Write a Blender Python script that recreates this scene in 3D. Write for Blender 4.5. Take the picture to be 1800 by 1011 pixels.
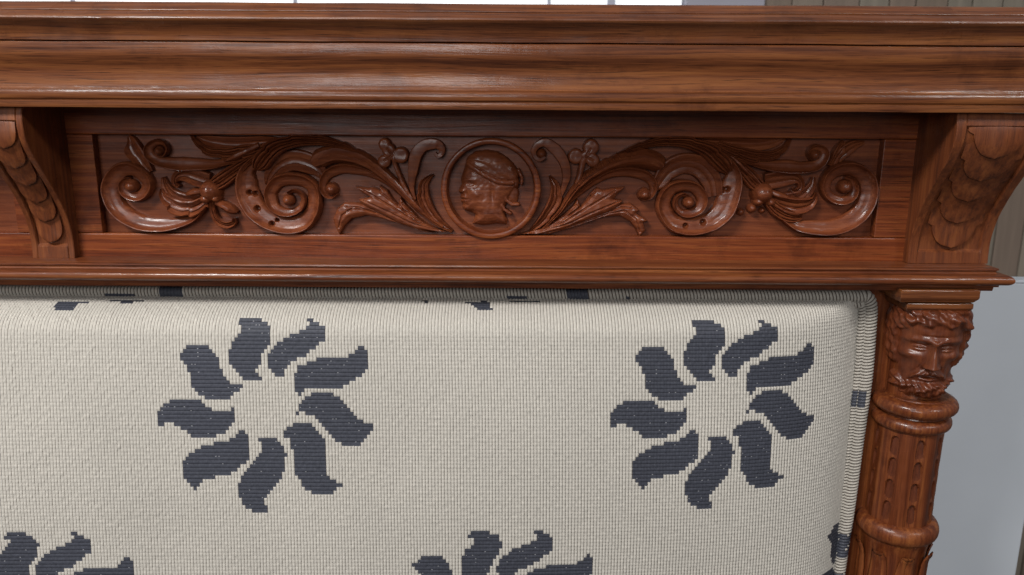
import bpy, bmesh, math, random
import numpy as np
from mathutils import Vector, Matrix, noise as mnoise

for o in list(bpy.data.objects):
    bpy.data.objects.remove(o)
random.seed(7)
rng = np.random.default_rng(11)
S = bpy.context.scene
COL = S.collection

# ------------------------------------------------------------------ camera
FPX = 1400.0                      # focal length in photo pixels (1800 wide)
PITCH = math.radians(13.0)
ROLL = math.radians(0.35)
DCAM = 0.778
f0 = np.array([0, math.cos(PITCH), -math.sin(PITCH)])
u0 = np.array([0, math.sin(PITCH), math.cos(PITCH)])
x0 = np.array([1.0, 0, 0])
CR = math.cos(ROLL) * x0 + math.sin(ROLL) * u0
CU = math.cos(ROLL) * u0 - math.sin(ROLL) * x0
CPOS = np.array([0, 0, 1.25]) - f0 * DCAM

cam_data = bpy.data.cameras.new("camera")
cam = bpy.data.objects.new("camera", cam_data)
COL.objects.link(cam)
cam_data.sensor_width = 36.0
cam_data.lens = FPX / 1800 * 36
cam_data.clip_start = 0.02
cam_data.clip_end = 100
m = Matrix.Identity(4)
for i in range(3):
    m[i][0], m[i][1], m[i][2], m[i][3] = CR[i], CU[i], -f0[i], CPOS[i]
cam.matrix_world = m
cam_data.dof.use_dof = True
cam_data.dof.focus_distance = 0.75
cam_data.dof.aperture_fstop = 9.0
S.camera = cam

# ------------------------------------------------------------------ light
S.view_settings.view_transform = 'Standard'
S.view_settings.look = 'None'
S.view_settings.exposure = 0.0
S.view_settings.gamma = 1.0
W = bpy.data.worlds.new("World")
S.world = W
W.use_nodes = True
_bg = W.node_tree.nodes["Background"]
_tc = W.node_tree.nodes.new('ShaderNodeTexCoord')
_sp = W.node_tree.nodes.new('ShaderNodeSeparateXYZ')
_rp = W.node_tree.nodes.new('ShaderNodeValToRGB')
_mr = W.node_tree.nodes.new('ShaderNodeMapRange')
_mr.inputs[1].default_value, _mr.inputs[2].default_value = -1, 1
W.node_tree.links.new(_tc.outputs['Generated'], _sp.inputs[0])
W.node_tree.links.new(_sp.outputs[2], _mr.inputs[0])
W.node_tree.links.new(_mr.outputs[0], _rp.inputs[0])
W.node_tree.links.new(_rp.outputs[0], _bg.inputs[0])
_e = _rp.color_ramp.elements
_e[0].position, _e[0].color = 0.30, (0.28, 0.26, 0.25, 1)      # floor of the room
_e[1].position, _e[1].color = 0.80, (0.80, 0.84, 0.90, 1)      # pale ceiling
_n = _rp.color_ramp.elements.new(0.50)
_n.color = (0.60, 0.61, 0.63, 1)                               # walls
_bg.inputs[1].default_value = 0.26


def area(name, loc, target, sx, sy, power, col):
    d = bpy.data.lights.new(name, 'AREA')
    d.shape = 'RECTANGLE'
    d.size, d.size_y = sx, sy
    d.energy = power
    d.color = col
    o = bpy.data.objects.new(name, d)
    o.location = loc
    o.rotation_euler = (Vector(target) - Vector(loc)).to_track_quat('-Z', 'Y').to_euler()
    COL.objects.link(o)
    return o


area("ceiling_lamp", (-1.05, -1.4, 2.8), (0, 0, 1.2), 0.6, 0.35, 54, (1, 0.98, 0.96))
area("ceiling_lamp", (1.7, -1.7, 2.8), (0.3, 0, 1.2), 0.5, 0.3, 17, (1, 0.98, 0.96))
area("front_fill", (-0.7, -3.2, 2.1), (0, 0, 1.2), 1.3, 0.9, 34, (0.99, 0.99, 1.0))  # unseen soft fill added behind the camera to lift the frieze


# ------------------------------------------------------------------ geometry helpers
def ray(px, py):
    d = f0 + CR * ((px - 900.0) / FPX) + CU * ((505.5 - py) / FPX)
    return d


def P(px, py, y=0.0):
    """point of the plane Y = y seen at photo pixel px, py"""
    d = ray(px, py)
    return CPOS + d * ((y - CPOS[1]) / d[1])


def PX(px, py, x):
    """point of the plane X = x seen at photo pixel px, py"""
    d = ray(px, py)
    return CPOS + d * ((x - CPOS[0]) / d[0])


def Zc(py, y=0.0):
    return P(900, py, y)[2]


def link(name, me, mat, parent=None):
    o = bpy.data.objects.new(name, me)
    COL.objects.link(o)
    if mat is not None:
        for mm in (mat if isinstance(mat, (list, tuple)) else [mat]):
            me.materials.append(mm)
    if parent is not None:
        o.parent = parent
        o.matrix_parent_inverse = parent.matrix_world.inverted() if False else Matrix.Identity(4)
    return o


def mesh(name, verts, faces, mat, parent=None, sharp=40, smooth=True, jitter=0.0, jf=120.0):
    v = [tuple(map(float, p)) for p in verts]
    if jitter:
        v = [tuple(Vector(p) + jitter * mnoise.noise_vector(Vector(p) * jf)) for p in v]
    me = bpy.data.meshes.new(name)
    me.from_pydata(v, [], [tuple(map(int, q)) for q in faces])
    bm = bmesh.new()
    bm.from_mesh(me)
    bmesh.ops.recalc_face_normals(bm, faces=bm.faces)
    bm.to_mesh(me)
    bm.free()
    if smooth:
        me.shade_smooth()
        me.set_sharp_from_angle(angle=math.radians(sharp))
    me.update()
    return link(name, me, mat, parent)


def grid_faces(n, k, closed=False):
    F = []
    kk = k if closed else k - 1
    for i in range(n - 1):
        for j in range(kk):
            F.append((i * k + j, i * k + (j + 1) % k, (i + 1) * k + (j + 1) % k, (i + 1) * k + j))
    return F


def box(name, a, b, mat, parent=None, bev=0.0012):
    bm = bmesh.new()
    bmesh.ops.create_cube(bm, size=1)
    a, b = np.array(a), np.array(b)
    c, s = (a + b) / 2, np.abs(b - a)
    for v in bm.verts:
        v.co = Vector(c + np.array(v.co) * s)
    if bev:
        bmesh.ops.bevel(bm, geom=bm.edges[:], offset=bev, segments=2, affect='EDGES', profile=0.5)
    me = bpy.data.meshes.new(name)
    bm.to_mesh(me)
    bm.free()
    me.shade_smooth()
    me.set_sharp_from_angle(angle=math.radians(12))
    return link(name, me, mat, parent)


def catmull(pts, n, extra=None):
    """resample control points (k,d) to n rows by centripetal-ish Catmull-Rom on chord length"""
    pts = np.array(pts, float)
    d = np.r_[0, np.cumsum(np.maximum(1e-9, np.linalg.norm(np.diff(pts[:, :2], axis=0), axis=1)))]
    d /= d[-1]
    k = len(pts)
    tang = np.zeros_like(pts)
    for i in range(k):
        a, b = max(0, i - 1), min(k - 1, i + 1)
        tang[i] = (pts[b] - pts[a]) / (d[b] - d[a])
    t = np.linspace(0, 1, n)
    out = np.zeros((n, pts.shape[1]))
    for r, tt in enumerate(t):
        i = min(k - 2, max(0, np.searchsorted(d, tt, side='right') - 1))
        h = d[i + 1] - d[i]
        s = (tt - d[i]) / h
        out[r] = ((2 * s**3 - 3 * s**2 + 1) * pts[i] + (s**3 - 2 * s**2 + s) * h * tang[i]
                  + (-2 * s**3 + 3 * s**2) * pts[i + 1] + (s**3 - s**2) * h * tang[i + 1])
    return out, np.interp(t, d, np.linspace(0, 1, k)), t


# ------------------------------------------------------------------ materials
def nodes(name):
    mt = bpy.data.materials.new(name)
    mt.use_nodes = True
    nt = mt.node_tree
    b = nt.nodes["Principled BSDF"]
    return mt, nt, b


def N(nt, typ, **kw):
    n = nt.nodes.new(typ)
    for k, v in kw.items():
        if k.startswith('i_'):
            n.inputs[k[2:].replace('_', ' ')].default_value = v
        else:
            setattr(n, k, v)
    return n


def ramp(nt, stops):
    r = nt.nodes.new('ShaderNodeValToRGB')
    el = r.color_ramp.elements
    while len(el) < len(stops):
        el.new(0.5)
    for e, (p, c) in zip(el, stops):
        e.position = p
        e.color = (*c, 1) if len(c) == 3 else c
    return r


def mixc(nt, fac, a, b, typ='MIX'):
    n = nt.nodes.new('ShaderNodeMix')
    n.data_type = 'RGBA'
    n.blend_type = typ
    L = nt.links
    for sock, val in ((n.inputs[0], fac), (n.inputs[6], a), (n.inputs[7], b)):
        if hasattr(val, 'is_linked'):
            L.new(val, sock)
        else:
            sock.default_value = val if not isinstance(val, tuple) else (*val, 1)[:4]
    return n.outputs[2]


def wood(name, axis='x', seed=0.0, dark=(0.040, 0.0105, 0.0042), mid=(0.122, 0.0365, 0.0115),
         light=(0.212, 0.075, 0.0215), coat=0.42, rough=0.42, pore=1.0, crough=0.11, fleck=0.5, cb=0.5):
    mt, nt, b = nodes(name)
    L = nt.links
    tc = N(nt, 'ShaderNodeTexCoord')
    off = N(nt, 'ShaderNodeVectorMath', operation='ADD')
    off.inputs[1].default_value = (seed * 1.37, seed * 0.71, seed * 2.11)
    L.new(tc.outputs['Object'], off.inputs[0])
    # slow warp so the grain wanders
    wn = N(nt, 'ShaderNodeTexNoise', i_Scale=3.2, i_Detail=1.0)
    L.new(off.outputs[0], wn.inputs['Vector'])
    wsub = N(nt, 'ShaderNodeVectorMath', operation='SUBTRACT')
    wsub.inputs[1].default_value = (0.5, 0.5, 0.5)
    L.new(wn.outputs['Color'], wsub.inputs[0])
    wsc = N(nt, 'ShaderNodeVectorMath', operation='SCALE')
    wsc.inputs['Scale'].default_value = 0.012
    L.new(wsub.outputs[0], wsc.inputs[0])
    wadd = N(nt, 'ShaderNodeVectorMath', operation='ADD')
    L.new(off.outputs[0], wadd.inputs[0])
    L.new(wsc.outputs[0], wadd.inputs[1])

    def grain(along, across, detail, rgh=0.6):
        mp = N(nt, 'ShaderNodeMapping')
        sc = [across] * 3
        sc['xyz'.index(axis)] = along
        mp.inputs['Scale'].default_value = sc
        L.new(wadd.outputs[0], mp.inputs['Vector'])
        n = N(nt, 'ShaderNodeTexNoise', i_Scale=1.0, i_Detail=detail, i_Roughness=rgh)
        L.new(mp.outputs[0], n.inputs['Vector'])
        return n.outputs['Fac']
    g1 = grain(1.5, 62, 5, 0.65)
    g2 = grain(5, 260, 4, 0.7)
    g3 = grain(30, 1250, 2)
    g4 = grain(4, 80, 2)
    r1 = ramp(nt, [(0.33, dark), (0.50, mid), (0.70, light)])
    # tone mixes broad figure with fine streaks
    add = N(nt, 'ShaderNodeMath', operation='MULTIPLY_ADD')
    L.new(g2, add.inputs[0])
    add.inputs[1].default_value = 0.72
    sc_ = N(nt, 'ShaderNodeMath', operation='MULTIPLY')
    L.new(g1, sc_.inputs[0])
    sc_.inputs[1].default_value = 0.36
    L.new(sc_.outputs[0], add.inputs[2])
    sub = N(nt, 'ShaderNodeMath', operation='SUBTRACT')
    L.new(add.outputs[0], sub.inputs[0])
    sub.inputs[1].default_value = 0.04
    L.new(sub.outputs[0], r1.inputs[0])
    # orange flecks
    rf = ramp(nt, [(0.56, (0, 0, 0)), (0.70, (1, 1, 1))])
    L.new(g4, rf.inputs[0])
    fm = N(nt, 'ShaderNodeMath', operation='MULTIPLY')
    L.new(rf.outputs[0], fm.inputs[0])
    fm.inputs[1].default_value = fleck
    c = mixc(nt, fm.outputs[0], r1.outputs[0], tuple(min(1, k * 1.15) for k in light))
    # pores
    rp = ramp(nt, [(0.30, (1, 1, 1)), (0.43, (0, 0, 0))])
    L.new(g3, rp.inputs[0])
    pm = N(nt, 'ShaderNodeMath', operation='MULTIPLY')
    L.new(rp.outputs[0], pm.inputs[0])
    pm.inputs[1].default_value = 0.75 * pore
    c = mixc(nt, pm.outputs[0], c, tuple(k * 0.45 for k in dark))
    bn = N(nt, 'ShaderNodeTexNoise', i_Scale=16.0, i_Detail=6.0, i_Roughness=0.7)
    L.new(off.outputs[0], bn.inputs['Vector'])
    br = ramp(nt, [(0.34, (0.62, 0.58, 0.56)), (0.46, (1, 1, 1)), (0.62, (1, 1, 1)), (0.74, (1.0, 1.0, 1.0))])
    L.new(bn.outputs['Fac'], br.inputs[0])
    c = mixc(nt, 0.8, c, br.outputs[0], 'MULTIPLY')
    L.new(c, b.inputs['Base Color'])
    # roughness variation (worn varnish)
    vn = N(nt, 'ShaderNodeTexNoise', i_Scale=38.0, i_Detail=4.0)
    L.new(tc.outputs['Object'], vn.inputs['Vector'])
    rr = N(nt, 'ShaderNodeMapRange')
    L.new(vn.outputs['Fac'], rr.inputs[0])
    rr.inputs[1].default_value, rr.inputs[2].default_value = 0.3, 0.7
    rr.inputs[3].default_value, rr.inputs[4].default_value = crough * 0.6, crough * 1.9
    L.new(rr.outputs[0], b.inputs['Coat Roughness'])
    b.inputs['Roughness'].default_value = rough
    cw = N(nt, 'ShaderNodeMapRange')
    pn = N(nt, 'ShaderNodeTexNoise', i_Scale=11.0, i_Detail=5.0, i_Roughness=0.65)
    L.new(tc.outputs['Object'], pn.inputs['Vector'])
    L.new(pn.outputs['Fac'], cw.inputs[0])
    cw.inputs[1].default_value, cw.inputs[2].default_value = 0.35, 0.65
    cw.inputs[3].default_value, cw.inputs[4].default_value = coat * 0.45, min(1, coat * 1.35)
    L.new(cw.outputs[0], b.inputs['Coat Weight'])
    b.inputs['Coat IOR'].default_value = 1.5
    b.inputs['Specular IOR Level'].default_value = 0.15
    # bump
    bs = N(nt, 'ShaderNodeMath', operation='MULTIPLY_ADD')
    L.new(g3, bs.inputs[0])
    bs.inputs[1].default_value = 0.6
    L.new(g2, bs.inputs[2])
    bp = N(nt, 'ShaderNodeBump')
    bp.inputs['Strength'].default_value = 0.35
    bp.inputs['Distance'].default_value = 0.0008
    L.new(bs.outputs[0], bp.inputs['Height'])
    L.new(bp.outputs[0], b.inputs['Normal'])
    vb = N(nt, 'ShaderNodeBump')
    vb.inputs['Strength'].default_value = cb
    vb.inputs['Distance'].default_value = 0.0008
    v2 = N(nt, 'ShaderNodeMath', operation='MULTIPLY_ADD')
    L.new(g2, v2.inputs[0])
    v2.inputs[1].default_value = 0.8
    L.new(vn.outputs['Fac'], v2.inputs[2])
    L.new(v2.outputs[0], vb.inputs['Height'])
    L.new(vb.outputs[0], b.inputs['Coat Normal'])
    return mt


def plain(name, col, rough=0.5, var=0.08, scale=20.0, emit=None, stretch=(1, 1, 1), spec=0.4):
    mt, nt, b = nodes(name)
    L = nt.links
    tc = N(nt, 'ShaderNodeTexCoord')
    mp = N(nt, 'ShaderNodeMapping')
    mp.inputs['Scale'].default_value = stretch
    L.new(tc.outputs['Object'], mp.inputs['Vector'])
    n = N(nt, 'ShaderNodeTexNoise', i_Scale=scale, i_Detail=4.0)
    L.new(mp.outputs[0], n.inputs['Vector'])
    r = ramp(nt, [(0.3, tuple(c * (1 - var) for c in col)), (0.7, tuple(min(1, c * (1 + var)) for c in col))])
    L.new(n.outputs['Fac'], r.inputs[0])
    L.new(r.outputs[0], b.inputs['Base Color'])
    b.inputs['Roughness'].default_value = rough
    b.inputs['Specular IOR Level'].default_value = spec
    if emit:
        b.inputs['Emission Color'].default_value = (*emit[0], 1)
        b.inputs['Emission Strength'].default_value = emit[1]
    return mt


W_CORN = wood("varnished wood long grain", 'x', 0.0)
W_TOP = wood("varnished wood worn top", 'x', 3.1, coat=0.9, crough=0.24)
W_LOW = wood("varnished wood seat moulding", 'x', 14.2, dark=(0.045, 0.0105, 0.004), mid=(0.128, 0.034, 0.0112),
             light=(0.22, 0.074, 0.022))
W_RAIL = wood("varnished wood rail", 'x', 5.3, dark=(0.055, 0.0105, 0.0035), mid=(0.145, 0.031, 0.0085),
              light=(0.25, 0.070, 0.017), coat=0.28, crough=0.2, cb=0.3)
W_PANEL = wood("carved panel wood", 'x', 8.7, dark=(0.066, 0.0140, 0.0050), mid=(0.132, 0.0330, 0.0118),
               light=(0.205, 0.058, 0.0195), coat=0.38, rough=0.45, pore=0.5, fleck=0.15, crough=0.2, cb=0.18)
W_STILE = wood("stile wood", 'x', 11.9, dark=(0.052, 0.0105, 0.0038), mid=(0.135, 0.030, 0.0088),
               light=(0.23, 0.066, 0.017), coat=0.28, crough=0.2, cb=0.3)
W_VERT = wood("column wood", 'z', 2.4, dark=(0.060, 0.0125, 0.0042), mid=(0.128, 0.032, 0.0098),
              light=(0.25, 0.080, 0.021), pore=0.7, crough=0.2)
W_GOUGE = wood("dark gouge wood", 'z', 4.4, dark=(0.04, 0.009, 0.0035), mid=(0.088, 0.021, 0.007),
               light=(0.14, 0.039, 0.012), pore=0.5, crough=0.25)  # darker tone for the deep faces of the shaft gouges
W_HEAD = wood("carved head wood", 'z', 6.6, dark=(0.062, 0.0135, 0.0052), mid=(0.115, 0.0285, 0.0102),
              light=(0.165, 0.048, 0.0165), pore=0.3, fleck=0.1, crough=0.22, coat=0.5, cb=0.2)
W_CORB = wood("corbel wood", 'z', 9.2, dark=(0.06, 0.018, 0.008), mid=(0.124, 0.0335, 0.0110),
              light=(0.195, 0.061, 0.0185), pore=0.5, coat=0.35, crough=0.3)


def yarn(name, col, var, rough=0.8, sheen=0.1, scale=420.0):
    mt, nt, b = nodes(name)
    L = nt.links
    tc = N(nt, 'ShaderNodeTexCoord')
    n = N(nt, 'ShaderNodeTexNoise', i_Scale=scale, i_Detail=3.0)
    L.new(tc.outputs['Object'], n.inputs['Vector'])
    n2 = N(nt, 'ShaderNodeTexNoise', i_Scale=9.0, i_Detail=3.0)
    L.new(tc.outputs['Object'], n2.inputs['Vector'])
    a = N(nt, 'ShaderNodeMath', operation='MULTIPLY_ADD')
    L.new(n2.outputs['Fac'], a.inputs[0])
    a.inputs[1].default_value = 0.35
    s = N(nt, 'ShaderNodeMath', operation='MULTIPLY')
    L.new(n.outputs['Fac'], s.inputs[0])
    s.inputs[1].default_value = 0.65
    L.new(s.outputs[0], a.inputs[2])
    r = ramp(nt, [(0.32, tuple(c * (1 - var) for c in col)), (0.68, tuple(min(1, c * (1 + var)) for c in col))])
    L.new(a.outputs[0], r.inputs[0])
    L.new(r.outputs[0], b.inputs['Base Color'])
    b.inputs['Roughness'].default_value = rough
    b.inputs['Specular IOR Level'].default_value = 0.25
    b.inputs['Sheen Weight'].default_value = sheen
    bp = N(nt, 'ShaderNodeBump')
    bp.inputs['Strength'].default_value = 0.3
    bp.inputs['Distance'].default_value = 0.0003
    L.new(n.outputs['Fac'], bp.inputs['Height'])
    L.new(bp.outputs[0], b.inputs['Normal'])
    return mt


Y_CREAM = yarn("cream yarn", (0.465, 0.436, 0.386), 0.12)
Y_WELT = yarn("shaded cream yarn", (0.37, 0.342, 0.298), 0.16)  # cushion cream darkened for the cords, their shade put into the colour
Y_GAP = yarn("brown warp thread", (0.085, 0.068, 0.055), 0.2)
Y_DARK = yarn("dark blue yarn", (0.046, 0.049, 0.063), 0.25, rough=0.55, sheen=0.0)
Y_DGAP = yarn("black weft thread", (0.018, 0.019, 0.026), 0.2, sheen=0.0)
Y_FLECK = yarn("grey yarn fleck", (0.2, 0.2, 0.21), 0.2)

# ------------------------------------------------------------------ the settle
settle = bpy.data.objects.new("carved_settle", None)
settle.location = (0, 0, 0)
COL.objects.link(settle)
settle['label'] = "carved reddish brown wooden settle back with cream upholstery patterned in dark blue whirling flowers"
settle['category'] = "settle"

XL = P(-260, 300, 0)[0]                       # where the built length stops on the left
XCEND = P(1880, 100, -0.077)[0]               # right end of the cornice


def moulding(name, prof, xs, xe, yback, mat, left_return=False):
    """prof: list of (offset forward of Y=0, z); straight run with a mitred return at the right end xe"""
    prof = np.array(prof)
    st = []
    if left_return:
        st.append(lambda o: (xs - o, yback))
        st.append(lambda o: (xs - o, -o))
    else:
        for k in range(24):
            xx = xs + (xe - xs) * k / 24
            st.append(lambda o, xx=xx: (xx, -o))
    st.append(lambda o: (xe + o, -o))
    st.append(lambda o: (xe + o, yback))
    V = []
    for fn in st:
        for o, z in prof:
            x, y = fn(o)
            V.append((x, y, z))
    k = len(prof)
    F = grid_faces(len(st), k)
    n = len(st)
    F.append(tuple(range(k)))
    F.append(tuple((n - 1) * k + j for j in reversed(range(k))))
    # close the back
    return mesh(name, V, F, mat, settle, sharp=25, jitter=0.0004, jf=22.0)


def prof_px(lst):
    return [(-y / 1000.0, Zc(py, y / 1000.0)) for py, y in lst]


def smooth_prof(lst, n=3):
    pts, _, _ = catmull(lst, len(lst) * n)
    return [tuple(p) for p in pts]


top_prof = [(7, 60), (7, -60)] + [(8, -61.6), (10, -62.8), (14.5, -65), (20.0, -67.8), (21.2, -67.9), (22.3, -67.5), (23.2, -68.6)] + \
    smooth_prof([(24.5, -70.2), (28, -73), (32, -74.9), (36.5, -75.2), (40, -74), (46, -71.5), (54, -69.2), (64, -67.2), (74.3, -66.4)], 2)
pz = prof_px(top_prof[1:])
pz = [(-0.06, pz[0][1])] + pz + [(0.0648, Zc(75.8, -0.0648)), (-0.06, Zc(75.8, -0.0648))]
moulding("top_moulding", pz, XL, XCEND - 0.077, 0.06, W_TOP)
cor = [(77.0, -65.0), (77.6, -67.9)] + smooth_prof(
    [(78.5, -68.4), (84, -68.7), (92, -68.8), (101, -68.4), (110, -67.1), (119, -65.4), (128, -64.4), (136, -64.2), (145, -64.4), (153, -64.9), (159.0, -65.6)], 2) + \
    [(160.0, -68.0), (161.2, -71.0), (163.0, -72.8), (167, -73.6), (172, -73.7), (177, -73.0), (179.3, -71.8), (181, -71.5), (181.3, -72.9), (188, -73.2), (193, -72.6)]
pz = prof_px(cor)
pz = [(-0.06, pz[0][1] + 0.0002)] + pz + [(-0.06, pz[-1][1])]
moulding("cornice", pz, XL, XCEND - 0.077, 0.06, W_CORN)

# frieze : rails, stiles and the recessed carved panel
ZT0 = Zc(180, 0.0)
ZT1 = Zc(240.5, 0.0)
ZB1 = Zc(414.5, 0.0)
ZB0 = Zc(468, 0.0)
XRE = P(1740, 400, -0.03)[0] - 0.004         # right end of the carcass
box("top_rail", (XL, 0, ZT1), (XRE, 0.03, ZT0 + 0.01), W_RAIL, settle)
box("bottom_rail", (XL, 0, ZB0 - 0.004), (XRE, 0.03, ZB1), W_RAIL, settle)


def stile(pl, pr):
    a = P(pl, 325, 0.0)[0]
    b = P(pr, 325, 0.0)[0]
    return box("stile", (a, 0.0006, ZB1 + 0.0003), (b, 0.03, ZT1 - 0.0003), W_STILE, settle, 0.0008)


stile(20, 170.5)
stile(1547, 1700)
stile(-300, -150)
YP = 0.0105                                    # face of the recessed panel
xa, xb = P(168, 325, 0.0)[0], P(1550, 325, 0.0)[0]
panel = box("carved_panel", (xa, YP, ZB1 - 0.002), (xb, YP + 0.012, ZT1 + 0.002), W_PANEL, settle, 0.0)
box("carved_panel", (P(-155, 325)[0], YP, ZB1 - 0.002), (P(22, 325)[0], YP + 0.012, ZT1 + 0.002), W_PANEL, settle, 0.0)
box("back_board", (XL, 0.0308, Zc(1300)), (XRE, 0.045, ZT0), W_RAIL, settle)

# ------------------------------------------------------------------ carving tools
LIFT = 0.008


def pp(px, py):
    q = P(px, py, YP - LIFT)
    return q[0], q[2]


MM = 1.0 / 1000
PXM = DCAM / FPX                                # metres per photo pixel near the frieze


def sweep(name, pts, prof, H, n=70, mode='edge', side=1, hs=None, amp=0.00022, flutes=0, fl=0.12, notch=None, pits=(), wall=0.003, parent=None):
    """pts rows: px, py, width (edge mode) or px, py, half-left, half-right (centre mode), all photo px.
    prof: [(s, h)] heights across, H metres. hs: height factors along."""
    rows = []
    for r in pts:
        x, z = pp(r[0], r[1])
        rows.append([x, z] + [w * PXM for w in r[2:]])
    c, ti, t = catmull(rows, n)
    T = np.gradient(c[:, :2], axis=0)
    T /= np.linalg.norm(T, axis=1)[:, None] + 1e-12
    Nn = np.c_[T[:, 1], -T[:, 0]] * side        # right of travel seen from the front
    ps = np.array(prof, float)
    hsv = np.ones(n) if hs is None else np.interp(t, np.linspace(0, 1, len(hs)), hs)
    V = []
    k = 0
    for i in range(n):
        if mode == 'edge':
            w = max(c[i, 2], 0.0002)
            lo, hi = 0.0, w
        else:
            lo, hi = -max(c[i, 2] * 1.12, 0.0002), max(c[i, 3] * 1.12, 0.0002)
        if notch is not None:
            a = notch(t[i])
            if mode == 'edge':
                lo, hi = lo, hi * a[1]
            else:
                lo, hi = lo * a[0], hi * a[1]
        ss = ps[:, 0]
        hh = np.interp(ss, ps[:, 0], ps[:, 1]) * H * 1.15 * hsv[i]
        if flutes:
            hh = hh + fl * H * np.cos(ss * 2 * math.pi * flutes) * np.clip(hsv[i], 0.3, 1)
        if pits:
            for a_, (gx_, gz_, gr_, gd_) in enumerate(pits):
                ds = [math.hypot(c[i, 0] + Nn[i][0] * (lo + (hi - lo) * q_) - gx_, c[i, 1] + Nn[i][1] * (lo + (hi - lo) * q_) - gz_) for q_ in ss]
                hh = hh - gd_ * np.exp(-(np.array(ds) / gr_) ** 4)
        row = [(lo, -wall)] + [(lo + (hi - lo) * s_, h_) for s_, h_ in zip(ss, hh)] + [(hi, -wall)]
        k = len(row)
        for s_, h_ in row:
            q = c[i, :2] + Nn[i] * s_
            V.append((q[0], YP - h_, q[1]))
    F = grid_faces(n, k)
    F.append(tuple(range(k)))
    F.append(tuple((n - 1) * k + j for j in reversed(range(k))))
    return mesh(name, V, F, W_PANEL, parent or panel, sharp=30, jitter=amp, jf=190.0)


RIBBON = [(0, .55), (.05, .84), (.11, 1.0), (.16, .98), (.22, .84), (.35, .66), (.5, .58), (.65, .55), (.8, .5), (.92, .42), (1, .25)]
_rs = np.r_[0, .03, .06, .09, .12, .15, np.linspace(.19, .97, 27), 1]
RIBBON2 = list(zip(_rs, np.interp(_rs, *zip(*RIBBON))))
ROUND = [(0, .3), (.08, .6), (.2, .85), (.35, .98), (.5, 1), (.65, .98), (.8, .85), (.92, .6), (1, .3)]
LEAFP = [(0, .62), (.04, .92), (.09, 1.0), (.15, .93), (.20, .72), (.25, .93), (.31, .97), (.37, .88), (.42, .66), (.46, .80), (.5, .86), (.54, .80), (.58, .66), (.63, .88), (.69, .97), (.75, .93), (.80, .72), (.85, .93), (.91, 1.0), (.96, .92), (1, .62)]
SCOOP = [(0, .6), (.05, .94), (.11, 1), (.19, .84), (.27, .70), (.33, .60), (.38, .72), (.46, .70), (.54, .64), (.60, .52), (.66, .68), (.76, .74), (.88, .90), (.95, .84), (1, .5)]
FLAT = [(0, .8), (.05, .97), (.15, 1), (.5, 1), (.85, 1), (.95, .97), (1, .8)]


def ball(px, py, r, h, base=0.0, rx=1.0, name="berry", amp=0.0004, rot=0.0, flat=1.0):
    h = h * 1.12
    x, z = pp(px, py)
    rr = r * PXM
    V, F = [], []
    nu, nv = 24, 9
    for i in range(nv):
        a = math.pi / 2 * i / (nv - 1)
        for j in range(nu):
            b = 2 * math.pi * j / nu
            ex, ez = math.cos(b) * math.cos(a) * rr * rx, math.sin(b) * math.cos(a) * rr
            cx, cz = ex * math.cos(rot) - ez * math.sin(rot), ex * math.sin(rot) + ez * math.cos(rot)
            V.append((x + cx, YP - base - h * math.sin(a) ** flat, z + cz))
    F = grid_faces(nv, nu, True)
    lo = len(V)
    for j in range(nu):
        b = 2 * math.pi * j / nu
        ex, ez = math.cos(b) * rr * rx, math.sin(b) * rr
        cx, cz = ex * math.cos(rot) - ez * math.sin(rot), ex * math.sin(rot) + ez * math.cos(rot)
        V.append((x + cx, YP + 0.002, z + cz))
    for j in range(nu):
        F.append((lo + j, lo + (j + 1) % nu, (j + 1) % nu, j))
    return mesh(name, V, F, W_PANEL, panel, sharp=60 if flat > .5 else 25, jitter=amp, jf=260.0)


def serr(k, d, ph=0.0, tail=0.0):
    """saw-tooth leaf edge: k lobes, depth d"""
    def f(t):
        s = (t * k + ph) % 1.0
        a = 1 - d * (1 - s) ** 1.6 if s > 0.08 else 1 - d * (s / 0.08) * 0 - d * (1 - s) * (s / 0.08)
        return a, a
    return f


def serr2(k, d, only='r'):
    g = serr(k, d)

    def f(t):
        a = g(t)[0]
        return (1, a) if only == 'r' else (a, 1)
    return f


def poly_sdf(poly, gx, gz):
    p = np.array(poly)
    q = np.roll(p, -1, axis=0)
    d = np.full(gx.shape, 1e9)
    ins = np.zeros(gx.shape, bool)
    for (ax, az), (bx, bz) in zip(p, q):
        ex, ez = bx - ax, bz - az
        t = np.clip(((gx - ax) * ex + (gz - az) * ez) / (ex * ex + ez * ez + 1e-15), 0, 1)
        d = np.minimum(d, np.hypot(gx - ax - t * ex, gz - az - t * ez))
        c = (az > gz) != (bz > gz)
        with np.errstate(divide='ignore', invalid='ignore'):
            xx = (bx - ax) * (gz - az) / (bz - az + 1e-15) + ax
        ins ^= c & (gx < xx)
    return np.where(ins, d, -d)


def seg_d(pts, gx, gz):
    d = np.full(gx.shape, 1e9)
    for (ax, az), (bx, bz) in zip(pts[:-1], pts[1:]):
        ex, ez = bx - ax, bz - az
        t = np.clip(((gx - ax) * ex + (gz - az) * ez) / (ex * ex + ez * ez + 1e-15), 0, 1)
        d = np.minimum(d, np.hypot(gx - ax - t * ex, gz - az - t * ez))
    return d



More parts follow.
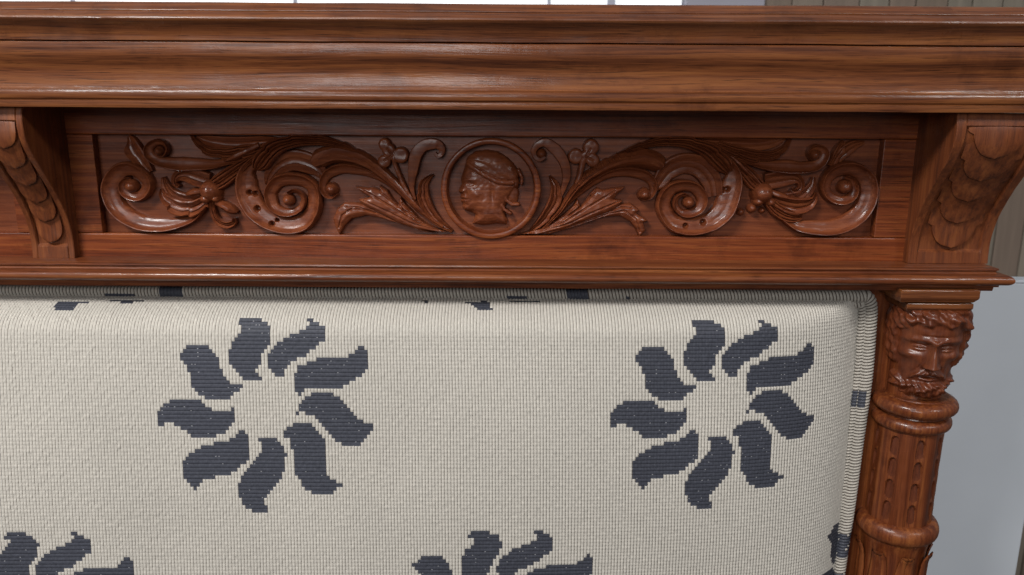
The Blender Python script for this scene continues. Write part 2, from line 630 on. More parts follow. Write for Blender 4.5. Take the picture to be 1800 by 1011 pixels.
def relief(name, outlines, H, veins=(), groove=0.0016, gw=1.3, round_px=9.0, discs=(), base=.62):
    """carved leaf cut to a ragged outline: photo px outlines, vein grooves, optional round lobes"""
    polys = [[pp(*q) for q in o] for o in outlines]
    allp = [q for o in polys for q in o]
    for (dx, dy, dr) in discs:
        c = pp(dx, dy)
        allp += [(c[0] - dr * PXM, c[1] - dr * PXM), (c[0] + dr * PXM, c[1] + dr * PXM)]
    allp = np.array(allp)
    lo, hi = allp.min(0) - 0.0015, allp.max(0) + 0.0015
    step = 0.00042
    gx, gz = np.meshgrid(np.arange(lo[0], hi[0], step), np.arange(lo[1], hi[1], step), indexing='ij')
    sd = np.full(gx.shape, -1.0)
    for o in polys:
        sd = np.maximum(sd, poly_sdf(o, gx, gz))
    for (dx, dy, dr) in discs:
        c = pp(dx, dy)
        sd = np.maximum(sd, dr * PXM - np.hypot(gx - c[0], gz - c[1]))
    q = sd / PXM                                      # in photo px
    h = H * (base + (1 - base) * np.sqrt(np.clip(q / round_px, 0, 1)))
    for v in veins:
        d = seg_d([pp(*c) for c in v], gx, gz) / PXM
        h = h - groove * np.exp(-(d / gw) ** 2) * np.clip(q / 2.5, 0, 1)
    wob = np.array([mnoise.noise(Vector((a * 170, b * 170, H * 900))) for a, b in zip(gx.ravel(), gz.ravel())]).reshape(gx.shape)
    h = h + 0.0006 * wob
    t = np.clip((q + 0.55) / 1.1, 0, 1)
    h = h * t + (-0.002) * (1 - t)
    V = np.c_[gx.ravel(), (YP - h).ravel(), gz.ravel()]
    n, k = gx.shape
    hr = h.ravel()
    F = [f for f in grid_faces(n, k) if max(hr[f[0]], hr[f[1]], hr[f[2]], hr[f[3]]) > -0.0019]
    used = sorted({i for f in F for i in f})
    mp_ = {u: i for i, u in enumerate(used)}
    return mesh(name, V[used], [tuple(mp_[i] for i in f) for f in F], W_PANEL, panel, sharp=55)


H0 = 0.0125
# ---------------- left half
sweep("scroll", [(363, 365, 6), (347, 386, 12), (329, 397, 17), (291.6, 407.6, 24), (250, 405.8, 26), (216, 391.6, 27), (192, 369, 28), (179, 335, 28),
                 (184.4, 309, 28), (203, 288, 27), (227.7, 283.6, 26), (250, 294, 25), (266, 312.7, 24), (268, 331.5, 22), (257.7, 348, 20), (240.8, 355, 18),
                 (222, 350, 15), (210, 339, 13), (208, 324, 11), (214.5, 314.6, 9), (226, 311, 8)], RIBBON, H0, 150, side=1,
      hs=[.7, .95, 1, 1, 1, 1, .95, .9, .85, .8, .75, .7, .65])
ball(228.6, 327.5, 12, 0.0115)
sweep("leaf", [(262, 302, 9, 5), (252, 280, 18, 6), (243, 262, 24, 5), (232, 246, 18, 4), (222, 238, 3, 2)], SCOOP, 0.0075, 40, 'centre', hs=[.8, 1, 1, .9, .5])
sweep("scroll", [(448, 276, 4), (420, 286, 9), (398, 292, 13), (375, 298, 17), (348, 301, 22), (316, 302, 25), (288, 296, 20), (271, 290, 18), (256, 277, 17), (253, 262, 15), (261.5, 249, 13),
                 (276.5, 244, 12), (291, 250.7, 10), (296, 264, 9), (288, 276, 8), (277, 276, 6)], RIBBON, 0.0115, 90, side=1, hs=[.7, .9, 1, 1, .95, .9, .8, .75])
ball(279, 265.7, 9, 0.0115)
sweep("leaf", [(460, 262, 8, 8), (430, 268, 10, 12), (400, 273, 8, 12), (370, 269, 7, 9), (348, 256, 5, 6), (333, 237, 2, 2)], LEAFP, 0.0095, 60, 'centre',
      hs=[.7, 1, 1, .9, .75, .5], notch=serr2(4, .5, 'l'))
sweep("leaf", [(455, 255, 5, 5), (430, 267, 7, 6), (410, 277, 6, 6), (394, 284, 2, 2)], ROUND, 0.0125, 26, 'centre', hs=[.7, 1, 1, .6])
sweep("leaf", [(500, 247, 3, 3), (465, 250, 7, 9), (430, 254, 9, 12), (395, 254, 9, 12), (362, 247, 8, 8), (342, 240, 2, 2)], SCOOP, 0.0065, 36, 'centre', hs=[1, 1, 1, .9, .8, .5])
sweep("leaf", [(452, 272, 4, 4), (430, 288, 8, 8), (408, 304, 11, 11), (388, 318, 12, 12), (372, 328, 9, 9)], LEAFP, 0.0098, 40, 'centre', hs=[.8, 1, 1, 1, .9])
sweep("leaf", [(284, 312, 3, 3), (288, 326, 7, 7), (300, 344, 11, 11), (325, 356, 14, 13), (352, 356, 12, 12)], SCOOP, 0.0070, 36, 'centre', hs=[.7, .9, 1, 1, 1])
ball(368.6, 336, 20, 0.016, amp=0.0008)
ball(362, 349, 10, 0.0125, rx=1.3)
ball(379, 349, 9, 0.012)
sweep("leaf", [(372, 350, 4, 4), (372, 369, 5, 5), (381, 388, 5, 5), (397, 396, 6, 6), (410, 392, 4, 4), (411, 384, 2, 2)], SCOOP, 0.009, 40, 'centre', hs=[.7, .8, 1, 1, .9])
sweep("leaf", [(378, 356, 6, 6), (392, 362, 7, 7), (405, 369, 7, 8), (416, 374, 3, 3)], ROUND, 0.0105, 24, 'centre', hs=[.7, 1, 1, .6])
sweep("leaf", [(362, 354, 12, 9), (342, 364, 15, 11), (320, 364, 18, 11), (300, 354, 15, 8), (287, 342, 8, 4), (283, 332, 2, 2)], SCOOP, 0.0112, 60, 'centre',
      hs=[.9, 1, 1, .9, .85, .6], notch=serr2(3, .35, 'l'))
sweep("leaf", [(358, 336, 6, 6), (342, 338, 7, 7), (330, 341, 6, 5), (322, 343, 2, 2)], ROUND, 0.011, 24, 'centre', hs=[.8, 1, .9, .5])
sweep("leaf", [(366, 318, 14, 12), (345, 311, 15, 13), (325, 306, 12, 12), (309, 311, 8, 7), (306, 322, 5, 5), (313, 329, 3, 3)], SCOOP, 0.0102, 50, 'centre', hs=[.9, 1, 1, .9, .8, .7])
# inner large volute
sweep("scroll", [(462, 264, 6), (438, 279, 20), (419, 298, 32), (413, 324, 36), (418, 354, 40), (436, 382, 38), (462, 401, 34), (493, 411, 31), (519, 412, 30), (543.5, 403, 29), (560.5, 380, 27), (566, 352, 26),
                 (561, 326, 25), (545.4, 311, 24), (526.6, 304, 24), (500, 303, 24), (478, 313, 22), (464.6, 335, 20), (466, 352, 19), (475, 369, 17), (493, 380, 15), (515, 380, 13),
                 (533, 369, 12), (538, 352, 11), (531, 338, 10), (515, 332, 8), (503, 338, 6)], RIBBON2, H0, 300, side=-1,
      pits=[(*pp(x_, y_), r_ * PXM, 0.007) for x_, y_, r_ in ((449, 305, 5), (438, 339, 4), (448, 341, 4), (452, 367, 4.5), (478, 394, 4), (487, 387, 3))],
      hs=[.8, .9, .95, 1, 1, 1, 1, 1, .95, .95, .9, .9, .85, .8, .8, .75])
ball(506, 352, 11, 0.0125)
# low band behind the volute top
sweep("band", [(572, 318, 3, 3), (557, 297, 14, 13), (535, 284, 18, 15), (510, 281, 18, 15), (487, 292, 16, 14), (472, 312, 10, 10), (466, 326, 3, 3)], SCOOP, 0.0062, 50, 'centre', hs=[.6, .9, 1, 1, 1, .9, .6])
# upper acanthus over the volute
sweep("acanthus_leaf", [(640, 281, 3, 3), (610, 259, 6, 6), (577, 249, 7, 7), (535, 246, 9, 9), (498, 253, 11, 12), (472, 268, 15, 14), (456, 287, 15, 13), (450, 298, 6, 6)], LEAFP, 0.0135, 80, 'centre',
      hs=[.6, .7, .8, .9, 1, 1.05, 1, .6], notch=serr2(5, .3, 'r'))
# fluted acanthus stem
sweep("acanthus_leaf", [(778, 399, 3, 3), (748, 378, 5, 5), (720, 350, 7, 6), (697, 326, 8, 8), (672, 303, 10, 9), (645, 284, 12, 11), (612, 272, 14, 13), (582, 270, 16, 14), (560, 279, 16, 14), (550, 288, 9, 8)],
      ROUND, 0.0125, 100, 'centre', hs=[.6, .75, .85, .9, .95, 1, 1, 1, .95, .8], flutes=4, fl=.07, notch=serr2(7, .16, 'r'))
sweep("scroll", [(735, 372, 4), (712, 345, 7), (683, 318, 10), (654.6, 300, 14), (626, 289.5, 18), (598, 287, 19), (573, 297, 18), (562, 313, 15), (562, 334, 11), (571, 347, 9), (583, 350, 7), (594, 342, 5)],
      RIBBON, 0.0105, 80, side=-1, hs=[.7, .8, .9, .95, 1, 1, .95, .9, .8])
ball(582, 333, 12, 0.0125)


def leafH(seq_main, seq_low, flip):
    pass


# trefoil
sweep("scroll", [(728, 352, 4), (719, 330, 9), (717, 295, 18), (722, 266, 21), (738, 248, 20), (758, 243, 19), (775, 248, 16), (783, 262, 13), (778, 275, 9), (768, 278, 7), (762, 270, 5)], FLAT, 0.0088, 70, side=1,
      hs=[.7, .85, .95, 1, 1, 1, .9, .9])
sweep("leaf", [(794, 408, 3, 3), (772, 392, 7, 7), (754, 370, 10, 9), (744, 347, 10, 10), (744, 326, 9, 8), (753, 314, 5, 4), (761, 307, 1.5, 1.5)], SCOOP, 0.0098, 60, 'centre', hs=[.6, .8, .95, 1, 1, .8, .6], notch=serr2(3, .3, 'l'))

# ---------------- right half
sweep("scroll", [(1359.5, 369, 6), (1376.4, 390, 14), (1399, 406.7, 20), (1425, 413, 25), (1455, 415, 27), (1485.4, 408.6, 28), (1511.7, 393.5, 29), (1530.5, 373, 29), (1542, 343, 29), (1540, 314.6, 28),
                 (1526.8, 296, 27), (1508, 285.5, 26), (1485.4, 283.6, 25), (1463, 292, 24), (1448, 307, 23), (1442, 327.7, 21), (1448, 346.5, 19), (1463, 358, 17), (1483.5, 361, 15), (1502, 352, 13),
                 (1510, 335, 11), (1504, 315, 9), (1489, 308, 8)], RIBBON, H0, 150, side=-1, hs=[.7, .95, 1, 1, 1, 1, .95, .9, .85, .8, .75, .7, .65])
ball(1487, 329, 12.5, 0.0115)
sweep("leaf", [(1462, 292, 5, 7), (1468, 275, 5, 10), (1476, 260, 5, 12), (1486, 248, 2, 3)], SCOOP, 0.0085, 30, 'centre', hs=[.8, 1, 1, .6])
sweep("leaf", [(1472, 282, 5, 8), (1484, 264, 6, 14), (1502, 253, 5, 12), (1524, 250, 2, 3)], SCOOP, 0.0065, 30, 'centre', hs=[.8, 1, .9, .5])
sweep("scroll", [(1282, 276, 4), (1305, 286, 9), (1318, 291, 12), (1338, 298, 16), (1362, 304, 22), (1386, 307, 25), (1414, 306, 21), (1436.5, 300.5, 19), (1451.6, 288, 17), (1458, 271, 15), (1451.6, 258, 13), (1436.5, 253.5, 11),
                 (1423.4, 260, 9), (1419.6, 271, 8), (1425, 282, 6)], RIBBON, 0.0115, 90, side=-1, hs=[.7, .9, 1, 1, .95, .9, .8, .75])
ball(1433, 272.5, 10, 0.0115)
sweep("leaf", [(1262, 256, 8, 8), (1295, 268, 10, 9), (1325, 277, 12, 8), (1355, 276, 9, 7), (1379, 264, 6, 5), (1393, 242, 2, 2)], LEAFP, 0.0095, 60, 'centre', hs=[.7, 1, 1, .9, .75, .5], notch=serr2(4, .5, 'r'))
sweep("leaf", [(1285, 274, 3, 3), (1300, 290, 5, 4), (1313, 303, 4, 4), (1324, 312, 1.5, 1.5)], ROUND, 0.011, 24, 'centre', hs=[.7, 1, 1, .7])
sweep("leaf", [(1225, 247, 3, 3), (1262, 251, 8, 7), (1300, 256, 12, 9), (1335, 256, 12, 9), (1366, 249, 8, 8), (1386, 242, 2, 2)], SCOOP, 0.0065, 36, 'centre', hs=[1, 1, 1, .9, .8, .5])
sweep("leaf", [(1272, 270, 4, 4), (1292, 286, 8, 8), (1312, 304, 11, 11), (1326, 320, 12, 12), (1338, 332, 9, 9)], LEAFP, 0.0092, 40, 'centre', hs=[.8, 1, 1, 1, .9])
sweep("leaf", [(1432, 312, 3, 3), (1428, 328, 7, 7), (1414, 344, 11, 11), (1390, 354, 13, 14), (1362, 354, 12, 12)], SCOOP, 0.0070, 36, 'centre', hs=[.7, .9, 1, 1, 1])
ball(1340.7, 340, 20, 0.016, amp=0.0008)
ball(1333, 354, 10, 0.0125)
ball(1354, 355, 10, 0.0125)
ball(1323.6, 367, 9, 0.0085)
ball(1304, 374, 7, 0.006)
ball(1342, 371, 6, 0.006)
sweep("leaf", [(1352, 355, 8, 8), (1366, 368, 9, 11), (1384, 377, 9, 12), (1400, 381, 7, 9), (1411, 381, 3, 4)], LEAFP, 0.0105, 36, 'centre', hs=[.9, 1, 1, .9, .6])
sweep("leaf", [(1358, 350, 8, 9), (1376, 357, 11, 12), (1398, 363, 14, 14), (1420, 358, 10, 12), (1431, 350, 5, 6), (1435, 338, 1.5, 2)], SCOOP, 0.0112, 50, 'centre', hs=[.9, 1, 1, 1, .9, .6])
sweep("leaf", [(1355, 338, 6, 6), (1372, 344, 6, 7), (1388, 348, 5, 6), (1398, 350, 2, 2)], ROUND, 0.0105, 24, 'centre', hs=[.8, 1, .9, .5])
sweep("leaf", [(1346, 319, 12, 14), (1370, 314, 13, 15), (1392, 312, 11, 12), (1407, 318, 6, 7), (1409, 330, 5, 5), (1400, 338, 5, 5), (1392, 334, 3, 3)], SCOOP, 0.0092, 50, 'centre', hs=[.9, 1, 1, .9, .8, .7])
sweep("scroll", [(1266, 262, 6), (1288, 281, 18), (1302, 300, 29), (1306, 324, 36), (1301, 352, 40), (1287, 382, 38), (1260, 404, 34), (1231.5, 413, 31), (1205, 414.5, 31), (1177, 406, 30), (1158, 383, 29), (1152.5, 360, 28),
                 (1160, 337, 26), (1177, 321, 24), (1201, 315.5, 22), (1226, 321, 20), (1241, 338, 19), (1244, 356, 18), (1235, 373, 16), (1218, 382, 15), (1199.5, 382, 13), (1186, 371, 12), (1182.6, 358, 11),
                 (1188, 344.7, 10), (1201, 339, 8), (1212, 343, 6)], RIBBON2, H0, 300, side=1,
      pits=[(*pp(x_, y_), r_ * PXM, 0.006) for x_, y_, r_ in ((1271, 334, 4), (1279, 333, 4), (1236, 391, 4.5), (1205, 397, 4))], hs=[.8, .9, .95, 1, 1, 1, 1, 1, .95, .95, .9, .9, .85, .8, .8, .75])
ball(1211, 356, 11, 0.0125)
sweep("band", [(1152, 336, 3, 3), (1158, 322, 10, 12), (1176, 300, 15, 15), (1204, 288, 16, 16), (1234, 294, 16, 18), (1254, 318, 14, 18), (1258, 345, 12, 14)], SCOOP, 0.0068, 44, 'centre')
sweep("acanthus_leaf", [(1085, 272, 3, 3), (1120, 258, 5, 5), (1160, 249, 7, 7), (1200, 249, 9, 9), (1232, 258, 12, 11), (1256, 273, 15, 14), (1274, 292, 14, 13), (1282, 304, 5, 5)], LEAFP, 0.0135, 80, 'centre',
      hs=[.6, .7, .8, .9, 1, 1.05, 1, .6], notch=serr2(5, .3, 'l'))
sweep("acanthus_leaf", [(955, 403, 3, 3), (985, 370, 5, 5), (1003, 343, 6, 6), (1022, 321, 8, 8), (1046, 303, 10, 10), (1078, 287, 12, 12), (1112, 279, 15, 14), (1140, 280, 17, 16), (1160, 290, 14, 13), (1164, 294, 9, 9)],
      ROUND, 0.0125, 100, 'centre', hs=[.6, .75, .85, .9, .95, 1, 1, 1, .95, .8], flutes=3, fl=.09, notch=serr2(8, .16, 'l'))
# rope-like beads along the stem
for k in range(13):
    t_ = k / 12
    q, _, _ = catmull([(1010, 331), (1030, 309), (1056, 291), (1088, 278), (1120, 273)], 13)
    ball(q[k][0], q[k][1], 5.2 + 2 * t_, 0.0135, name="bead", rx=0.7, rot=math.radians(30), amp=0.0002)
sweep("scroll", [(975, 384, 4), (997, 357, 6), (1015, 338, 9), (1041.6, 315.5, 12), (1070, 299.5, 15), (1098, 293, 18), (1124, 295, 19), (1143, 303, 18), (1154.4, 318, 15), (1155, 335, 12), (1146, 349, 9), (1132, 353, 7), (1122, 347, 5)],
      RIBBON, 0.0105, 80, side=1, hs=[.7, .8, .9, .95, 1, 1, .95, .9, .8])
ball(1132.7, 342, 12, 0.0125)
sweep("scroll", [(986, 350, 4), (995, 332, 9), (1003, 311, 14), (1001, 285, 17), (989, 262, 19), (972, 247, 18), (955, 243, 15), (939, 252, 12), (933, 266, 10), (938, 279, 8), (949.5, 284.5, 7), (960, 278, 5)], FLAT, 0.0088, 70, side=-1,
      hs=[.7, .85, .95, 1, 1, 1, .9, .9])
ball(952, 271, 9.5, 0.010, name="berry", amp=0.0002)
sweep("leaf", [(932, 408, 3, 3), (950, 392, 7, 7), (966, 371, 9, 10), (976, 350, 10, 11), (977, 331, 8, 9), (971, 318, 4, 5), (966, 309, 1.5, 1.5)], SCOOP, 0.0098, 60, 'centre', hs=[.6, .8, .95, 1, 1, .8, .6], notch=serr2(3, .3, 'r'))

# broad acanthus leaves beside the medallion, cut to their ragged outlines
relief("acanthus_leaf", [[(792, 409), (765, 402), (748, 393), (735, 383), (724, 371), (713, 360), (704, 345), (700, 361), (690, 350), (681, 335), (667, 326), (668, 334), (655, 329), (645, 330), (624, 328),
                          (637, 339), (650, 346), (629, 350), (640, 361), (652, 367), (673, 377), (700, 391), (735, 404)]], 0.0128,
       [[(778, 404), (735, 386), (700, 361), (668, 336)], [(775, 405), (730, 388), (690, 363), (642, 335)], [(772, 406), (722, 391), (684, 372), (640, 352)], [(752, 392), (728, 377), (708, 356)], [(720, 379), (697, 354), (684, 341)]])
relief("acanthus_leaf", [[(770, 411), (739, 403), (711, 394), (680, 380), (655, 367), (641, 359), (626, 356), (605, 356), (592, 367), (590, 373), (585, 384), (588, 396), (597, 415), (604, 399), (618, 385), (645, 379), (673, 385), (711, 397), (739, 407)]], 0.0108,
       [[(740, 405), (690, 385), (650, 370), (620, 366), (602, 378), (596, 400)], [(660, 374), (630, 364), (608, 363)]], groove=0.0013)
relief("acanthus_leaf", [[(910, 412), (957, 401), (975, 390), (989, 379), (1000, 369), (1008, 361), (1015, 350), (1021, 364), (1031, 351), (1040, 337), (1049, 330), (1060, 334), (1070, 332), (1099, 329), (1085, 341), (1079, 350),
                          (1095, 353), (1086, 363), (1077, 370), (1050, 380), (1023, 390), (985, 404), (945, 412)]], 0.0128,
       [[(930, 407), (985, 388), (1020, 363), (1046, 336)], [(935, 408), (990, 390), (1035, 362), (1080, 335)], [(940, 409), (1000, 392), (1040, 373), (1086, 354)], [(962, 398), (990, 382), (1012, 360)], [(1000, 378), (1025, 358), (1038, 344)]])
relief("acanthus_leaf", [[(940, 411), (985, 402), (1023, 389), (1060, 373), (1075, 365), (1090, 359), (1109, 358), (1124, 369), (1119, 375), (1139, 388), (1131, 392), (1135, 405), (1124, 418), (1118, 404), (1109, 391), (1090, 380), (1060, 382), (1023, 395), (966, 412)]], 0.0108,
       [[(985, 405), (1030, 390), (1070, 375), (1098, 370), (1118, 386), (1125, 408)], [(1070, 372), (1092, 364), (1110, 365)]], groove=0.0013)
# three-lobed flowers on their stalks
relief("trefoil", [[(684, 266), (696, 266), (697, 285), (706, 309), (716, 331), (733, 358), (726, 360), (708, 335), (698, 311), (690, 290)]], 0.0100,
       [[(681, 262), (690, 272)], [(676, 282), (688, 274)]], discs=[(683, 264, 12), (676, 254, 11), (704, 273, 14), (675, 284, 11.5), (688, 273, 9)], groove=0.0012, round_px=4, base=.78)
relief("trefoil", [[(1026, 268), (1038, 268), (1031, 284), (1025, 308), (1015, 333), (999, 357), (993, 354), (1006, 331), (1014, 308), (1019, 284)]], 0.0100,
       [[(1038, 262), (1030, 274)], [(1043, 282), (1031, 276)]], discs=[(1039, 259, 14), (1042, 282, 12), (1012, 275, 13.5), (1029, 273, 9)], groove=0.0012, round_px=4, base=.78)

# ---------------- medallion : ring, bowl floor and helmeted profile
mcx, mcz = pp(863, 332)


def ring_mesh():
    prof = [(-0.0, 0.4), (0.6, 1.2), (1.4, 1.6), (2.6, 1.75), (4.0, 1.7), (5.0, 1.3), (5.5, 0.3), (5.9, -6.0), (6.6, -11.5)]
    V = []
    n = 120
    for i in range(n):
        a = 2 * math.pi * i / n
        for o, h in [(0.0, -14)] + prof:
            r = 0.0472 - o / 1000
            V.append((mcx + r * math.cos(a), -0.0022 - h / 1000, mcz + r * 1.01 * math.sin(a)))
    k = len(prof) + 1
    F = []
    for i in range(n):
        for j in range(k - 1):
            F.append((i * k + j, i * k + j + 1, ((i + 1) % n) * k + j + 1, ((i + 1) % n) * k + j))
    return mesh("medallion", V, F, W_STILE, settle, sharp=40, jitter=0.0003, jf=90)


medal = ring_mesh()
V, F = [(mcx, YP - 0.0006, mcz)], []
for i in range(64):
    a = 2 * math.pi * i / 64
    V.append((mcx + 0.0415 * math.cos(a), YP - 0.0008, mcz + 0.0418 * math.sin(a)))
for i in range(64):
    F.append((0, 1 + i, 1 + (i + 1) % 64))
mesh("ground", V, F, W_PANEL, medal)


def mpt(cx, cy):
    """medallion close-up pixels -> panel plane metres"""
    return pp(770 + cx / 5.05, 230 + cy / 5.05)


def portrait():
    M_ = lambda l: [mpt(*c) for c in l]
    head = M_([(248, 262), (230, 330), (208, 395), (198, 440), (206, 470), (192, 500), (176, 535), (186, 556), (202, 562), (192, 588), (204, 606), (196, 632), (214, 650), (212, 680),
               (226, 706), (262, 722), (300, 732), (326, 752), (312, 800), (296, 826), (370, 842), (440, 842), (520, 832), (610, 838), (618, 800), (600, 745), (590, 690),
               (640, 600), (700, 500), (705, 400), (672, 310), (600, 240), (520, 195), (430, 180), (340, 190), (280, 222)])
    helm = M_([(240, 268), (262, 228), (330, 180), (430, 168), (530, 184), (618, 238), (688, 312), (722, 400), (724, 500), (690, 520), (640, 500), (520, 470), (430, 400), (330, 330)])
    band = M_([(250, 285), (330, 338), (430, 400), (530, 450), (660, 462)])
    curl1 = M_([(540, 500), (535, 570), (550, 640), (590, 700), (640, 735)])
    curl2 = M_([(590, 500), (580, 560), (610, 620), (660, 655), (710, 655)])
    flap = M_([(560, 480), (700, 470), (725, 560), (700, 660), (620, 640), (585, 570)])
    cr = M_([(715, 350), (745, 420), (740, 470)])
    eyep = mpt(292, 470)
    cheek = mpt(350, 560)
    jaw = mpt(420, 640)
    nst = mpt(215, 535)
    lx = np.linspace(mcx - 0.042, mcx + 0.042, 150)
    lz = np.linspace(mcz - 0.042, mcz + 0.042, 150)
    gx, gz = np.meshgrid(lx, lz, indexing='ij')
    mm = 1000.0

    def dome(sd, R, Hh):
        s = np.clip(sd * mm / R, 0, 1)
        return Hh * np.sqrt(np.clip(1 - (1 - s) ** 2, 0, 1))
    sh = poly_sdf(head, gx, gz)
    h = np.where(sh > 0, 2.0 + dome(sh, 15.0, 9.8), -2)
    s2 = poly_sdf(helm, gx, gz)
    h = np.maximum(h, np.where(s2 > 0, 2.8 + dome(s2, 14, 9.8), -2))
    d = seg_d(band, gx, gz) * mm
    h = h + 1.5 * np.exp(-(d / 1.9) ** 4) * (h > 0)
    h = h - 0.9 * np.exp(-((d - 2.7) / 0.5) ** 2) * (h > 0)
    f = poly_sdf(flap, gx, gz)
    h = np.maximum(h, np.where(f > 0, 2.0 + dome(f, 7, 5.0), -2))
    for c in (curl1, curl2, cr):
        d = seg_d(c, gx, gz) * mm
        h = np.maximum(h, np.where(d < 1.7, 7.6 + 1.9 * np.sqrt(np.clip(1 - (d / 1.7) ** 2, 0, 1)), -2))
    g = lambda c, sx, sz, a: a * np.exp(-(((gx - c[0]) * mm) / sx) ** 2 - (((gz - c[1]) * mm) / sz) ** 2)
    act = h > 0
    dz = (g(eyep, 3.6, 1.9, -2.4) + g(mpt(288, 474), 1.5, 0.8, 1.1) + g(mpt(270, 432), 4.5, 1.0, 1.0) + g(cheek, 4.5, 3.2, 1.5) + g(nst, 2.0, 1.6, 1.2) + g(mpt(232, 606), 3.0, .45, -1.3)
          + g(mpt(228, 592), 2.6, .8, .7) + g(mpt(228, 622), 2.4, .8, .7) + g(mpt(252, 560), .8, 3.2, -.8) + g(jaw, 5, 5, .4) + g(mpt(240, 690), 3, 2.5, .6)
          + g(mpt(480, 560), 2.0, 9, -1.6) + g(mpt(240, 655), 3, .7, -.8))
    h = np.where(act, h + dz, h)
    V = np.c_[gx.ravel(), (YP - h / mm * 1.0).ravel(), gz.ravel()]
    n = 150
    F = [q for q in grid_faces(n, n) if max(h.ravel()[list(q)]) > -1.9]
    used = sorted({i for q in F for i in q})
    mp_ = {u: i for i, u in enumerate(used)}
    return mesh("portrait_head", V[used], [tuple(mp_[i] for i in q) for q in F], W_PANEL, medal, sharp=70, jitter=0.0003, jf=300)


portrait()

# ------------------------------------------------------------------ lower moulding
XME = P(1780, 492, -0.038)[0] - 0.038
low = [(464.0, -0.0)]
E = 0.004                                      # overhang
zl = Zc(466.5, -0.0275 - E)
z1, z2, z3 = Zc(478.5, -0.032 - E), Zc(498.5, -0.036 - E), Zc(507.0, -0.027 - E)
lm = [(-0.03, zl), (0.0265 + E, zl), (0.0277 + E, zl - 0.0005), (0.0280 + E, zl - 0.0020), (0.0268 + E, zl - 0.0025), (0.0262 + E, z1 + 0.0014), (0.0272 + E, z1 + 0.0002)]
R = (z1 - z2) / 2
for k in range(13):
    a = math.pi / 2 - math.pi * k / 12
    lm.append((0.0315 + E + 0.0066 * math.cos(a), (z1 + z2) / 2 + R * math.sin(a)))
lm += [(0.0292 + E, z2 - 0.0004), (0.0290 + E, z2 - 0.0024), (0.0262 + E, z2 - 0.0029), (0.0258 + E, z3), (-0.03, z3)]
ZUND = z3
XME = XME - E
moulding("lower_moulding", lm, XL, XME, 0.045, W_LOW)

# ------------------------------------------------------------------ corbels


def corbel(xl, xr, prof, nscale, border, name="corbel", tongue=0.82):
    """prof: list of (forward, z) from the top to the foot; solid from xl to xr"""
    c, _, _ = catmull(prof, 60)
    zb_ = c[-1][1]
    rec = 0.0030
    bx = border
    xs = [xl, xl + 0.0006, xl + bx - 0.0008, xl + bx, xl + bx + 0.0006, xr - bx - 0.0006, xr - bx, xr - bx + 0.0008, xr - 0.0006, xr]
    off = [0.0006, 0, 0, 0.0008, rec, rec, 0.0008, 0, 0, 0.0006]
    s0, s1 = 0.07, 0.93
    V = []
    n = len(c)
    for i in range(n):
        t = i / (n - 1)
        T = c[min(i + 1, n - 1)] - c[max(i - 1, 0)]
        T = T / np.linalg.norm(T)
        nrm = np.array([-T[1], T[0]])            # forward-facing normal in (forward, z)
        e = min(1, max(0, (t - s0) / 0.012)) * min(1, max(0, (s1 - t) / 0.012))
        row = [(xl, -0.002, c[i][1])]
        for x, o in zip(xs, off):
            oo = o if o < 0.001 else o * e
            q = c[i] - nrm * oo
            row.append((x, q[0], q[1]))
        row.append((xr, -0.002, c[i][1]))
        for x, fwd, z in row:
            V.append((x, -fwd, z))
    k = len(xs) + 2
    F = grid_faces(n, k)
    F.append(tuple(range(k)))
    F.append(tuple((n - 1) * k + j for j in reversed(range(k))))
    ob = mesh(name, V, F, W_CORB, settle, sharp=35, jitter=0.0003, jf=70)
    # overlapping scales in the channel
    L = np.r_[0, np.cumsum(np.linalg.norm(np.diff(c, axis=0), axis=1))]
    tot = L[-1]

    def at(s):
        s = min(max(s, 0), tot)
        i = min(len(c) - 2, np.searchsorted(L, s, side='right') - 1)
        f = (s - L[i]) / (L[i + 1] - L[i])
        q = c[i] * (1 - f) + c[i + 1] * f
        T = c[i + 1] - c[i]
        T = T / np.linalg.norm(T)
        return q, np.array([-T[1], T[0]])
    w = (xr - xl) / 2 - bx - 0.0012
    xm = (xl + xr) / 2
    sa, sb = tot * 0.085, tot * 0.90
    for kk in range(nscale):
        send = sa + (sb - sa) * (kk + 1) / nscale
        ln = (sb - sa) / nscale
        r = min(w * tongue, ln * 1.1)
        st = send - ln - r * 0.75
        V, F = [], []
        na, nb = 26, 13
        for i in range(na):
            v = 1 - (1 - i / (na - 1)) ** 2.2
            s = st + (send - st) * v
            d = send - s
            ww = w * (0.95 - 0.08 * (kk / nscale))
            if d < r:
                ww = ww * tongue * math.sqrt(max(0.0025, 1 - ((r - d) / r) ** 2))
            q, nn = at(s)
            h = -rec - 0.0012 + (0.0012 + 0.0045) * v ** 0.8
            for j in range(nb):
                u = -1 + 2 * j / (nb - 1)
                hh = h + 0.0010 * (1 - u * u)
                e = q + nn * hh
                V.append((xm + ww * u, -e[0], e[1]))
        F = grid_faces(na, nb)
        # rim down to the bed
        rim = [i * nb for i in range(na)] + [(na - 1) * nb + j for j in range(1, nb)] + [i * nb + nb - 1 for i in range(na - 2, -1, -1)]
        lo = []
        for idx in rim:
            i = idx // nb
            v = 1 - (1 - i / (na - 1)) ** 2.2
            q, nn = at(st + (send - st) * v)
            e = q + nn * (-rec - 0.0016)
            lo.append(len(V))
            V.append((V[idx][0], -e[0], e[1]))
        for a in range(len(rim) - 1):
            F.append((rim[a], rim[a + 1], lo[a + 1], lo[a]))
        mesh("scale", V, F, W_CORB, ob, sharp=40, jitter=0.0003, jf=140)
    return ob


